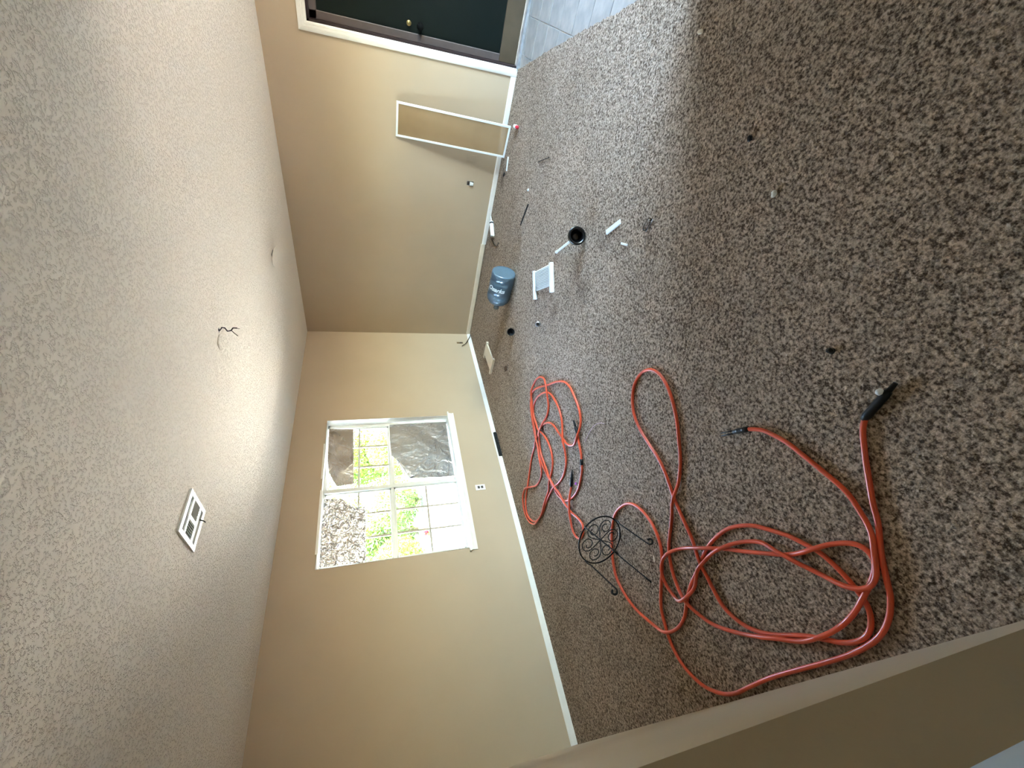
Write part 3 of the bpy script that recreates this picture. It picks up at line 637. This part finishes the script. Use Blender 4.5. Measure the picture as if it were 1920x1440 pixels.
# forked black plug end
a = pn[-1]; d = (Vector((-4.440, -2.991, 0.012)) - a).normalized(); sd_ = Vector((-d.y, d.x, 0))
sl = sleeve(hn, 'plug_sleeve', a - d*0.008, a + d*0.075, [0.0105, 0.0125, 0.0118, 0.0125, 0.011, 0.009], M['black'])
for t in (0.02, 0.05):
    bm = bmesh.new(); lathe(bm, [(0.004, 0), (0.004, 0.002), (0, 0.0025)], 10, aim(a + d*t + Vector((0, 0, 0.0115)), (0, 0, 1))); part('rivet', bm, M['steel'], sl)
for s in (-1, 1):
    sleeve(hn, 'prong', a + d*0.07 + sd_*s*0.006, a + d*0.146 + sd_*s*0.0065, [0.0034, 0.003, 0.0026], M['black'])
hf, pf = hose(HOSE_FAR, 'orange air hose coiled in narrow loops on the bright carpet below the window')
a = pf[0]; d = (Vector((-3.4395, -1.897, 0.014)) - a).normalized()
sleeve(hf, 'end_sleeve', a - d*0.008, a + d*0.05, [0.011, 0.0135, 0.0125, 0.0135, 0.011], M['black'])
sleeve(hf, 'end_tip', a + d*0.048, a + d*0.105, [0.007, 0.0085, 0.0075, 0.0065], M['iron'])
a = pf[-1]; d = (Vector((-3.696, -1.5905, 0.014)) - a).normalized()
sleeve(hf, 'end_sleeve', a - d*0.01, a + d*0.07, [0.011, 0.0135, 0.012, 0.0135, 0.0125, 0.0105], M['black'])
sleeve(hf, 'end_tip', a + d*0.068, a + d*0.135, [0.0085, 0.008, 0.0055, 0.0035], M['black'])
k = min(range(60), key=lambda i: (pf[i].xy - Vector((-3.69, -1.70))).length)
k0 = min(range(len(pf)//6), key=lambda i: (pf[i].xy - Vector(HOSE_FAR[5])).length)
sleeve(hf, 'coupling_band', pf[max(k0-2, 0)], pf[k0+2], [0.0115, 0.0125, 0.0125, 0.0115], M['black'])

# ------------------------------------------------------------------ plant stand lying on its side
sc = Vector((-4.389, -1.856, 0.160)); th, ph, sp, SR, SL = 3.789, -0.093, 5.552, 0.157, 0.358
sa = Vector((math.cos(ph)*math.cos(th), math.cos(ph)*math.sin(th), math.sin(ph)))
b1 = Vector((0, 0, 1)).cross(sa).normalized(); b2 = sa.cross(b1)
e1 = b1*math.cos(sp) + b2*math.sin(sp); e2 = -b1*math.sin(sp) + b2*math.cos(sp)
def sp3(u, v, h=0.0): return sc + e1*u + e2*v + sa*h
st = empty('plant_stand', (sc.x, sc.y, 0)); tag(st, 'black wrought iron plant stand with scrollwork top tipped on its side', 'plant stand')
part('ring', tube(bmesh.new(), [sp3(SR*math.cos(t), SR*math.sin(t)) for t in np.linspace(0, 2*PI, 64, endpoint=False)], 0.0046, 8, closed=True), M['iron'], st, True)
for k in range(3):
    rot = k*PI/3 + 0.35
    half = [(0, 0.06*i) for i in range(0, 9)]
    R0 = 0.34; cxs, cys = R0, 0.5; tt = np.linspace(0, 1, 60)
    for t in tt:
        ang = PI - t*2.7*PI; rr = R0*(1-0.66*t**0.85); ox = cxs - (R0-rr)*0.25
        half.append((ox + rr*math.cos(ang), cys + rr*math.sin(ang)*1.0))
    full = [(-x, -y) for x, y in reversed(half[1:])] + half
    P = [sp3(SR*0.985*(x*math.cos(rot)-y*math.sin(rot)), SR*0.985*(x*math.sin(rot)+y*math.cos(rot)), 0.004) for x, y in full]
    part('scroll', tube(bmesh.new(), P, 0.0031, 6), M['iron'], st, True)
for k in range(4):
    t = -k*PI/2; c, s = math.cos(t), math.sin(t)
    P = []
    for u in np.linspace(-0.012, 0.30, 14):
        f = 1.0 + 0.05*math.sin(min(1, max(0, u/0.05))*PI)
        P.append(sp3(SR*f*c*0.99, SR*f*s*0.99, u))
    base = 0.30; R0 = 0.024
    for a_ in np.linspace(0, 1, 26):                      # foot: curls out and back
        ang = a_*1.55*PI; rr = R0*(1-0.45*a_)
        out = R0 - rr*math.cos(ang); dn = rr*math.sin(ang)
        P.append(sp3((SR*0.99+out*0.75)*c, (SR*0.99+out*0.75)*s, base + 0.012 + dn))
    rad = [0.0040]*14 + [0.0040+0.0026*min(1, i/10) for i in range(26)]
    zmin = min(p.z for p in P)
    part('leg', tube(bmesh.new(), P, rad, 7), M['iron'], st, True)

# ------------------------------------------------------------------ window screen leaning on the right wall
sb0, sb1 = Vector((-0.168, -3.106, 0.004)), Vector((-0.127, -2.763, 0.004)); s0, s1 = Vector((-0.050, -3.150, 1.237)), Vector((-0.009, -2.800, 1.234))
scr = empty('window_screen', (-0.15, -2.93, 0)); tag(scr, 'narrow white framed window screen leaning against the right wall', 'window screen')
ux = (sb1-sb0).normalized(); uz = (((s0+s1)/2-(sb0+sb1)/2)).normalized(); uz = (uz - ux*uz.dot(ux)).normalized(); un_ = ux.cross(uz)
SWd, SHt = (sb1-sb0).length, ((s0+s1)/2-(sb0+sb1)/2).length
mid0 = (sb0+sb1)/2 - ux*SWd/2
def bar(bm, a0, a1, c0, c1, th=0.010):
    v = []
    for t in (-th/2, th/2):
        for a_, c_ in ((a0, c0), (a1, c0), (a1, c1), (a0, c1)): v.append(bm.verts.new(mid0 + ux*a_ + uz*c_ + un_*t))
    for q in ((3,2,1,0),(4,5,6,7),(0,1,5,4),(1,2,6,5),(2,3,7,6),(3,0,4,7)): bm.faces.new([v[i] for i in q])
    bmesh.ops.recalc_face_normals(bm, faces=bm.faces); return bm
fw = 0.021
for q in ((0, fw, 0, SHt), (SWd-fw, SWd, 0, SHt), (fw, SWd-fw, 0, fw), (fw, SWd-fw, SHt-fw, SHt)):
    part('frame_bar', bar(bmesh.new(), *q), M['plastic'], scr)
part('mesh', bar(bmesh.new(), fw*0.6, SWd-fw*0.6, fw*0.6, SHt-fw*0.6, 0.0012), M['screen'], scr)

# ------------------------------------------------------------------ water jug lying on its side (axis along +y, neck towards the window wall)
JR = 0.133; jc = Vector((-1.385, -1.985, JR+0.003))
jug = empty('water_jug', (jc.x, -1.75, 0)); tag(jug, 'blue translucent plastic water jug lying on its side', 'jug')
prof = [(0, 0.012), (0.07, 0.012), (0.108, 0.004), (0.124, 0.0), (0.131, 0.010), (0.133, 0.03), (0.133, 0.075), (0.128, 0.082), (0.124, 0.088), (0.128, 0.094), (0.133, 0.10), (0.133, 0.15), (0.1325, 0.20), (0.133, 0.25), (0.128, 0.257), (0.124, 0.264), (0.128, 0.271), (0.133, 0.278), (0.133, 0.325), (0.127, 0.350), (0.108, 0.378), (0.075, 0.402), (0.040, 0.420), (0.030, 0.430), (0.0285, 0.445), (0.0285, 0.472), (0.030, 0.474), (0.030, 0.482), (0.024, 0.483)]
inner = [(max(r-0.003, 0.0), h + (0.004 if h < 0.02 else -0.001)) for r, h in prof[1:]]
bm = bmesh.new(); lathe(bm, prof + [(r, h) for r, h in reversed(inner)] + [(0, 0.016)], 48, aim(jc, (0, 1, 0)))
part('body', bm, M['jug'], jug, True)
# printed name, bent round the barrel; the neck end is the foot of the letters
tcv = bpy.data.curves.new('lettering', 'FONT'); tcv.body = 'Ozarka'; tcv.size = 0.070; tcv.shear = 0.35; tcv.align_x = 'CENTER'; tcv.align_y = 'CENTER'; tcv.extrude = 0.0; tcv.offset = 0.0022
tob = bpy.data.objects.new('lettering_source', tcv); COL.objects.link(tob)
dg = bpy.context.evaluated_depsgraph_get(); me = bpy.data.meshes.new_from_object(tob.evaluated_get(dg))
bpy.data.objects.remove(tob)
bm = bmesh.new(); bm.from_mesh(me)
bmesh.ops.subdivide_edges(bm, edges=bm.edges[:], cuts=2)
bmesh.ops.triangulate(bm, faces=bm.faces[:])
# direction round the barrel: text starts high on the far side and runs down to the camera's side
for v in bm.verts:
    u, t = v.co.x, v.co.y
    ang = math.radians(139) + u/(JR+0.0012)
    yy = jc.y + 0.172 - t
    v.co = Vector((jc.x + (JR+0.0012)*math.cos(ang), yy, jc.z + (JR+0.0012)*math.sin(ang)))
part('printed_name', bm, M['plastic'], jug)

# ------------------------------------------------------------------ plunger lying with its cup towards the camera
pc = Vector((-2.60, -3.015, 0.070)); pe = Vector((-2.238, -2.695, 0.0125)); pax = (pe-pc).normalized()
pl = empty('plunger', (pc.x, pc.y, 0)); tag(pl, 'black rubber plunger with a white handle lying on its side', 'plunger')
prof = [(0.050, -0.030), (0.062, -0.034), (0.067, -0.030), (0.067, -0.018), (0.062, 0.006), (0.045, 0.028), (0.026, 0.040), (0.020, 0.062), (0.0, 0.064)]
inn = [(0.0, 0.030), (0.022, 0.026), (0.036, 0.014), (0.040, -0.002), (0.043, -0.012), (0.050, -0.030)]
bm = bmesh.new(); lathe(bm, inn + prof[1:], 40, aim(pc, pax)); part('cup', bm, M['blackgloss'], pl, True)
hl = [pc + pax*0.055, pc + pax*0.25, pc + pax*((pe-pc).length-0.035)]
hb = part('handle', tube(bmesh.new(), hl, [0.0095, 0.0095, 0.0095], 14), M['plastic'], pl, True)
bm = bmesh.new(); L_ = (pe-pc).length; lathe(bm, [(0.0, -0.002), (0.0095, 0), (0.0125, 0.010), (0.0125, 0.028), (0.008, 0.036), (0, 0.038)], 16, aim(pc + pax*(L_-0.038), pax)); part('grip_end', bm, M['plastic'], hb, True)

# ------------------------------------------------------------------ two louvred panels on the carpet
def louvre(name, p0, ux_, uy_, Wd, slats, label, mat, tilt=0.0):
    """p0 corner, ux_ along the slats, uy_ along the rails"""
    o = empty(name, (p0[0], p0[1], 0)); tag(o, label, 'louvre panel')
    ux_ = Vector(ux_).normalized(); uy_ = Vector(uy_).normalized(); P0 = Vector(p0)
    def slab(a0, a1, c0, c1, z0, z1, dz=0.0):
        bm = bmesh.new(); v = []
        for z in (z0, z1):
            for a_, c_ in ((a0, c0), (a1, c0), (a1, c1), (a0, c1)):
                v.append(bm.verts.new(P0 + ux_*a_ + uy_*c_ + Vector((0, 0, z + (dz if c_ == c1 else 0)))))
        for q in ((3,2,1,0),(4,5,6,7),(0,1,5,4),(1,2,6,5),(2,3,7,6),(3,0,4,7)): bm.faces.new([v[i] for i in q])
        bmesh.ops.recalc_face_normals(bm, faces=bm.faces); return bm
    part('rail', slab(0, 0.036, 0, 0.275, 0.002, 0.030), mat, o)
    part('rail', slab(Wd-0.042, Wd, 0, 0.262, 0.002, 0.030), mat, o)
    if slats:
        for k in range(13):
            c = 0.006 + k*0.0150
            part('slat', slab(0.036, Wd-0.042, c, c+0.0108, 0.011, 0.014, 0.008), mat, o)
        part('back_panel', slab(0.036, Wd-0.042, 0.004, 0.198, 0.003, 0.006), M['vinyl'], o)
    else:
        part('panel', slab(0.036, Wd-0.042, 0.015, 0.215, 0.010, 0.026), mat, o)
    return o
louvre('louvre_panel', (-1.895, -2.305, 0), (-0.75, -0.66, 0), (-0.70, 0.66, 0), 0.44, True, 'white slatted louvre panel lying flat between the jug and the plunger', M['plastic'])
louvre('louvre_panel', (-0.985, -0.66, 0), (-1, -0.09, 0), (-0.02, 1, 0), 0.42, False, 'cream louvre panel with smooth face lying near the room corner', M['cream'])

# ------------------------------------------------------------------ small things on the floor
def stick(name, a, b, rs, mat, label, cat, seg=10, group=None):
    a, b = Vector(a), Vector(b); n = len(rs)
    o = new_obj(name, tube(bmesh.new(), [a + (b-a)*i/(n-1) for i in range(n)], rs, seg), mat, None, True); tag(o, label, cat, group); return o
stick('dark_rod', (-1.289, -2.706, 0.008), (-1.202, -2.443, 0.008), [0.006, 0.0065, 0.006, 0.0065, 0.006, 0.005], M['iron'], 'thin dark rod lying on the carpet behind the louvre panel', 'rod')

cg = empty('caulk_tube', (-0.22, -1.95, 0)); tag(cg, 'white caulk tube with a dark band lying along the baseboard', 'caulk tube')
ca, cb = Vector((-0.088, -2.035, 0.027)), Vector((-0.354, -1.866, 0.027)); cd = (cb-ca).normalized()
bm = bmesh.new(); lathe(bm, [(0, 0.085), (0.024, 0.085), (0.0255, 0.087), (0.0255, 0.29), (0.024, 0.292), (0.022, 0.282), (0, 0.282)], 24, aim(ca, cd)); part('cartridge', bm, M['plastic'], cg, True)
bm = bmesh.new(); lathe(bm, [(0.0, -0.005), (0.0035, -0.005), (0.0085, 0.066), (0.017, 0.070), (0.022, 0.078), (0.024, 0.086), (0.0, 0.086)], 20, aim(ca, cd)); part('nozzle', bm, M['plastic'], cg, True)
bm = bmesh.new(); lathe(bm, [(0.0256, 0.092), (0.0262, 0.092), (0.0262, 0.112), (0.0256, 0.112)], 24, aim(ca, cd)); part('dark_band', bm, M['black'], cg, True)
for h0, wdt in ((0.15, 0.012), (0.19, 0.010), (0.225, 0.018)):
    bm = bmesh.new(); m4 = aim(ca, cd)
    vs = []
    for hh in (h0, h0+wdt):
        for t in np.linspace(1.7, 2.6, 6): vs.append(bm.verts.new(m4 @ Vector((0.0259*math.cos(t+1.2), 0.0259*math.sin(t+1.2), hh))))
    for i in range(5): bm.faces.new((vs[i], vs[i+1], vs[i+7], vs[i+6]))
    part('print_block', bm, M['stop'], cg)

def wire(name, pts, r, mat, label, cat):
    A = []
    P = [Vector(p) for p in pts]
    for i in range(len(P)-1):
        p0 = P[max(i-1, 0)]; p1 = P[i]; p2 = P[i+1]; p3 = P[min(i+2, len(P)-1)]
        for k in range(6):
            t = k/6; A.append(0.5*((2*p1) + (p2-p0)*t + (2*p0-5*p1+4*p2-p3)*t*t + (3*p1-p0-3*p2+p3)*t**3))
    A.append(P[-1])
    o = new_obj(name, tube(bmesh.new(), A, r, 8), mat, None, True); tag(o, label, cat); return o
wire('cable', [(-0.235, -1.80, 0.006), (-0.39, -1.806, 0.006), (-0.49, -1.83, 0.006), (-0.535, -1.86, 0.006), (-0.575, -1.91, 0.012), (-0.625, -1.94, 0.02)], 0.0045, M['iron'], 'short bent black cable by the caulk tube', 'cable')
wire('coaxial_cable', [(-0.05, -0.03, 0.006), (-0.095, -0.035, 0.02), (-0.205, -0.03, 0.08), (-0.28, -0.03, 0.125), (-0.315, -0.03, 0.165), (-0.335, -0.028, 0.19)], 0.0055, M['iron'], 'black coaxial cable rising up the wall from the room corner', 'cable')

wire('thread', [(-3.661, -1.916, 0.004), (-3.658, -1.991, 0.004), (-3.661, -2.07, 0.004), (-3.677, -2.133, 0.004), (-3.712, -2.193, 0.004), (-3.749, -2.227, 0.004)], 0.0018, M['thread'], 'thin pale pink thread curling on the carpet beside the hose coil', 'thread')
wire('twig', [(-1.282, -3.101, 0.005), (-1.378, -3.152, 0.005), (-1.53, -3.224, 0.005)], 0.0035, M['iron'], 'thin dark twig on the carpet in front of the leaning screen', 'twig')
# small bottle with a red cap
pb = empty('small_bottle', (-0.42, -3.165, 0)); tag(pb, 'small white bottle with a red cap near the leaning screen', 'bottle')
m4 = aim((-0.37, -3.155, 0.0215), (-0.97, -0.18, 0))
bm = bmesh.new(); lathe(bm, [(0, 0), (0.019, 0), (0.0205, 0.004), (0.0205, 0.062), (0.014, 0.070), (0.014, 0.076), (0, 0.076)], 22, m4); part('body', bm, M['plastic'], pb, True)
bm = bmesh.new(); lathe(bm, [(0, 0.072), (0.017, 0.072), (0.018, 0.078), (0.018, 0.098), (0.015, 0.102), (0, 0.102)], 22, m4); part('cap', bm, M['red'], pb, True)

def slabby(name, p, ang, lx, ly, h, mat, label, cat, bevel=0.002, z=0.001, tilt=0.0, group=None):
    bm = bmesh.new(); box(bm, -lx/2, lx/2, -ly/2, ly/2, 0, h, bevel)
    if ly < lx*0.5:   # a small notch end so that it does not read as a bare block
        for v in bm.verts:
            if v.co.x > lx*0.35 and v.co.z > h*0.5: v.co.z -= h*0.25
    o = new_obj(name, bm, mat); o.location = (p[0], p[1], z); o.rotation_euler = (0, tilt, ang); tag(o, label, cat, group); return o
slabby('plastic_strip', (-0.305, -2.755), math.atan2(0.142, -0.032), 0.148, 0.028, 0.012, M['plastic'], 'flat white strip lying beside the foot of the leaning screen', 'strip')
slabby('plastic_strip', (-2.935, -3.256), math.atan2(-0.128, -0.108), 0.165, 0.032, 0.012, M['plastic'], 'wide white plastic strip lying near the plunger cup', 'strip')
slabby('plastic_strip', (-3.125, -3.236), math.atan2(-0.025, -0.069), 0.075, 0.013, 0.008, M['plastic'], 'tiny thin white strip next to the wide one', 'strip')
# clear round cap standing on its edge
gc = empty('clear_cap', (-3.293, -3.43, 0)); tag(gc, 'clear plastic cap with a metal rim on the carpet', 'cap')
m4 = aim((-3.30, -3.44, 0.018), (0.55, -0.1, 0.84))
bm = bmesh.new(); lathe(bm, [(0.034, 0.0), (0.036, 0.0), (0.038, 0.018), (0.030, 0.026), (0.0, 0.028), (0.0, 0.025), (0.029, 0.023), (0.036, 0.017), (0.034, 0.0)], 28, m4); part('dome', bm, M['clear'], gc, True)
bm = bmesh.new(); tube(bm, [m4 @ Vector((0.036*math.cos(t), 0.036*math.sin(t), 0)) for t in np.linspace(0, 2*PI, 28, endpoint=False)], 0.0022, 6, closed=True); part('rim', bm, M['steel'], gc, True)

# black cup and grey lid
kc = empty('black_cup', (-1.79, -1.47, 0)); tag(kc, 'small black open cup lying by the orange hose coil', 'cup')
m4 = aim((-1.775, -1.46, 0.042), (-0.75, -0.62, 0.1))
bm = bmesh.new(); lathe(bm, [(0, -0.035), (0.033, -0.035), (0.036, -0.03), (0.040, 0.02), (0.042, 0.024), (0.037, 0.024), (0.033, -0.026), (0, -0.028)], 28, m4); part('shell', bm, M['black'], kc, True)
bm = bmesh.new(); tube(bm, [m4 @ Vector((0.0405*math.cos(t), 0.0405*math.sin(t), 0.024)) for t in np.linspace(0, 2*PI, 28, endpoint=False)], 0.0025, 6, closed=True); part('rim', bm, M['iron'], kc, True)
gl = empty('jar_lid', (-2.345, -2.01, 0)); tag(gl, 'small grey metal lid standing on edge on the carpet', 'lid')
m4 = aim((-2.345, -2.01, 0.026), (-0.7, -0.6, 0.35))
bm = bmesh.new(); lathe(bm, [(0, 0.012), (0.022, 0.012), (0.025, 0.008), (0.025, -0.010), (0.023, -0.010), (0.0225, 0.007), (0, 0.009)], 26, m4); part('shell', bm, M['steel'], gl, True)
bm = bmesh.new(); lathe(bm, [(0, 0.0126), (0.015, 0.0126), (0.015, 0.0118), (0, 0.0118)], 22, m4); part('dark_disc', bm, M['black'], gl)

def pebble(name, p, s, mat, label, cat, seed, flat=0.6, sub=2):
    bm = bmesh.new(); bmesh.ops.create_icosphere(bm, subdivisions=sub, radius=1.0); rg = random.Random(seed)
    for v in bm.verts:
        k = 1 + rg.uniform(-0.22, 0.22); v.co = Vector((v.co.x*s[0]*k, v.co.y*s[1]*k, max(v.co.z*flat*s[0]*k, -0.35*s[0])))
    zm = min(v.co.z for v in bm.verts)
    for v in bm.verts: v.co.z -= zm
    o = new_obj(name, bm, mat, None, False); o.location = (p[0], p[1], 0.0); o.rotation_euler = (0, 0, rg.uniform(0, 3)); tag(o, label, cat); return o
pebble('dirt_clump', (-4.534, -3.577), (0.014, 0.012), M['black'], 'black lump near the fat black hose end', 'debris', 1, 0.9)
pebble('dirt_clump', (-3.671, -3.993), (0.012, 0.013), M['black'], 'black lump alone on the dark carpet', 'debris', 2, 0.9)
pebble('paper_scrap', (-3.94, -3.874), (0.013, 0.011), M['plastic'], 'small white pebble-like scrap on the dark carpet', 'debris', 3, 0.9)
pebble('paper_scrap', (-3.02, -4.265), (0.010, 0.022), M['cream'], 'crumpled cream scrap where the lit carpet turns dark by the tiles', 'debris', 4)
pebble('paper_scrap', (-4.631, -2.086), (0.008, 0.018), M['cream'], 'pointed cream scrap between the plant stand and the hose', 'debris', 5, 0.5)
pebble('paper_scrap', (-1.183, -2.807), (0.012, 0.016), M['plastic'], 'white scrap near the thin dark rod', 'debris', 6)
pebble('rust_lump', (-1.848, -0.963), (0.034, 0.030), material('rusty_brown', srgb(86, 62, 44), 0.85, var=0.4, var_scale=30), 'brown rusty lump near the cream louvre panel', 'debris', 7, 0.5)
pebble('pink_bead', (-3.80, -1.545), (0.011, 0.011), material('pink_plastic', srgb(178, 92, 190), 0.4, var=0.1), 'pink bead beside the thin black hose end', 'bead', 8, 0.9)
pebble('dirt_clump', (-0.255, -2.62), (0.022, 0.03), M['dark'], 'dark dirt beside the white strip at the baseboard', 'debris', 9, 0.4)

# black strip standing in front of the back baseboard
bs = empty('black_strip', (-2.265, -0.03, 0)); tag(bs, 'black rubber strip standing along the back baseboard', 'strip')
bm = bmesh.new(); box(bm, -2.452, -2.08, -0.032, -0.014, 0.001, 0.044, 0.004); part('strip', bm, M['black'], bs)
for k in range(5):
    bm = bmesh.new(); x = -2.43 + k*0.08; box(bm, x, x+0.03, -0.036, -0.031, 0.012, 0.034, 0.002); part('rib', bm, M['iron'], bs)

# ------------------------------------------------------------------ wall plates
def plate(name, loc, normal, label, parts='duplex'):
    """a 70 x 115 mm cover plate; normal is '-y' (back wall) or '-x' (right wall)"""
    o = empty(name, loc); tag(o, label, 'wall plate')
    def tr(u, v, d): return Vector(loc) + (Vector((u, -d, v)) if normal == '-y' else Vector((-d, u, v)))
    def bx(u0, u1, v0, v1, d0, d1):
        bm = bmesh.new(); a = tr(u0, v0, d0); b = tr(u1, v1, d1); box(bm, a.x, b.x, a.y, b.y, a.z, b.z, 0.0015); return bm
    if parts == 'duplex':
        part('cover', bx(-0.035, 0.035, -0.0575, 0.0575, 0, 0.006), M['plastic'], o)
        for v in (-0.020, 0.020):
            f = part('receptacle', bx(-0.017, 0.017, v-0.014, v+0.014, 0.006, 0.009), M['stop'], o)
            for u in (-0.007, 0.007): part('slot', bx(u-0.002, u+0.002, v-0.004, v+0.006, 0.0088, 0.0094), M['black'], f)
        bm = bmesh.new(); lathe(bm, [(0.003, 0), (0.003, 0.0012), (0, 0.0016)], 10, aim(tr(0, 0, 0.006), (0, -1, 0) if normal == '-y' else (-1, 0, 0))); part('screw', bm, M['steel'], o)
    return o, bx
plate('outlet', (-2.855, 0, 0.358), '-y', 'white duplex outlet below the window')
o, bx = plate('blank_plate', (0, -2.668, 0.36), '-x', 'wall coloured blank cover plate beside the leaning screen', '')
part('cover', bx(-0.036, 0.036, -0.057, 0.057, 0, 0.0045), M['wall'], o)
for v in (-0.04, 0.04):
    bm = bmesh.new(); lathe(bm, [(0.0035, 0), (0.0035, 0.0012), (0, 0.0016)], 10, aim((-0.0045, -2.668, 0.36+v), (-1, 0, 0))); part('screw', bm, M['wall'], o)
o, bx = plate('open_outlet_box', (0, -2.377, 0.337), '-x', 'open outlet box with white device and no cover on the right wall', '')
part('box_rim', boxes((-0.003, 0, -2.410, -2.403, 0.290, 0.384), (-0.003, 0, -2.351, -2.344, 0.290, 0.384), (-0.003, 0, -2.403, -2.351, 0.290, 0.297), (-0.003, 0, -2.403, -2.351, 0.377, 0.384)), M['wall'], o)
part('device', bx(-0.016, 0.018, -0.036, 0.006, -0.057, 0.016), M['plastic'], o)
part('cavity', open_box(0.0, 0.06, -2.403, -2.351, 0.297, 0.377, 'x-'), M['steel'], o)
o, bx = plate('cable_outlet_hole', (-0.226, 0, 0.203), '-y', 'ragged brown cable hole in the wall at the room corner', '')
part('edge', boxes((-0.244, -0.236, -0.002, 0, 0.153, 0.253), (-0.216, -0.208, -0.002, 0, 0.153, 0.253), (-0.236, -0.216, -0.002, 0, 0.208, 0.253), (-0.236, -0.216, -0.002, 0, 0.153, 0.163)), material('torn_plaster', srgb(120, 96, 66), 0.9, var=0.3, var_scale=60), o)
part('cavity', open_box(-0.236, -0.216, 0.0, 0.06, 0.163, 0.208, 'y-'), M['steel'], o)

# ------------------------------------------------------------------ ceiling things
vent = empty('ceiling_vent', (-3.976, -1.893, H)); tag(vent, 'white square ceiling register with dark louvres', 'vent')
X0, X1, Y0, Y1 = -4.096, -3.857, -2.015, -1.772; Zb = H-0.009
def vb(x0, x1, y0, y1, z0=Zb, z1=H): return boxes((x0, x1, y0, y1, z0, z1), bevel=0.0015)
part('frame', boxes((X0, X1, Y0, -1.987, Zb, H), (X0, X1, -1.800, Y1, Zb, H), (X0, -4.070, -1.987, -1.800, Zb, H), (-3.882, X1, -1.987, -1.800, Zb, H), (-4.07, -3.882, -1.958, -1.940, Zb, H), (-4.07, -3.882, -1.857, -1.832, Zb, H), (-3.990, -3.968, -1.940, -1.857, Zb, H)), M['plastic'], vent)
part('duct', open_box(*VENT_HOLE, H, H+0.155, 'z-'), M['steel'], vent)
for (x0, x1) in ((-4.068, -3.992), (-3.966, -3.884)):
    for k in range(6):
        x = x0 + 0.004 + (x1-x0-0.008)*k/5
        bm = bmesh.new(); box(bm, -0.0012, 0.0012, -0.0415, 0.0415, -0.005, 0.005); bmesh.ops.rotate(bm, verts=bm.verts, matrix=Matrix.Rotation(0.6 if x0 < -4 else -0.6, 3, 'Y')); bmesh.ops.translate(bm, verts=bm.verts, vec=(x, -1.8985, H-0.0065))
        part('louvre', bm, M['plastic'], vent)
for yc, sg in ((-1.9725, 1), (-1.816, -1)):
    bm = bmesh.new(); box(bm, -0.093, 0.093, -0.012, 0.012, -0.0008, 0.0008); bmesh.ops.rotate(bm, verts=bm.verts, matrix=Matrix.Rotation(0.75*sg, 3, 'X')); bmesh.ops.translate(bm, verts=bm.verts, vec=(-3.976, yc, H+0.004))
    part('side_louvre', bm, M['plastic'], vent)
bm = bmesh.new(); tube(bm, [(-3.93, -1.81, H-0.006), (-3.928, -1.79, H-0.02), (-3.925, -1.77, H-0.022)], 0.003, 6); part('damper_lever', bm, M['iron'], vent)

lw = empty('ceiling_wires', (-2.883, -2.312, H)); tag(lw, 'bare dark wires hanging from a patched hole in the ceiling', 'wire')
bm = bmesh.new(); lathe(bm, [(0, 0), (0.05, 0), (0.052, -0.004), (0.044, -0.008), (0.02, -0.006), (0, -0.005)], 28, Matrix.Translation((-2.925, -2.235, H))); part('patch', bm, M['ceiling'], lw)
part('hole_lining', open_box(*WIRE_HOLE, H, H+0.10, 'z-'), M['steel'], lw)
for pts, r in (([(-2.884, -2.30, H+0.095), (-2.884, -2.30, H-0.006), (-2.880, -2.318, H-0.018), (-2.882, -2.318, H-0.034), (-2.888, -2.296, H-0.046), (-2.886, -2.300, H-0.066), (-2.882, -2.318, H-0.080), (-2.88, -2.316, H-0.102)], 0.0042), ([(-2.886, -2.302, H-0.068), (-2.89, -2.28, H-0.082), (-2.893, -2.262, H-0.098)], 0.0024), ([(-2.882, -2.317, H-0.09), (-2.878, -2.31, H-0.115)], 0.0016)):
    part('wire', tube(bmesh.new(), pts, r, 7), M['kick'] if r < 0.004 else M['jamb'], lw, True)

cc = empty('ceiling_box_cover', (-1.14, -1.84, H)); tag(cc, 'round ceiling box cover hanging open at one edge', 'cover')
m4 = Matrix.Translation((-1.14, -1.84, H-0.024)) @ Matrix.Rotation(0.20, 4, Vector((0.5, 1, 0)))
bm = bmesh.new(); lathe(bm, [(0, -0.004), (0.098, -0.004), (0.102, 0.0), (0.098, 0.004), (0, 0.004)], 40, m4); part('disc', bm, M['ceiling'], cc)
part('ceiling_box', open_box(*BOX_HOLE, H, H+0.06, 'z-'), M['steel'], cc)
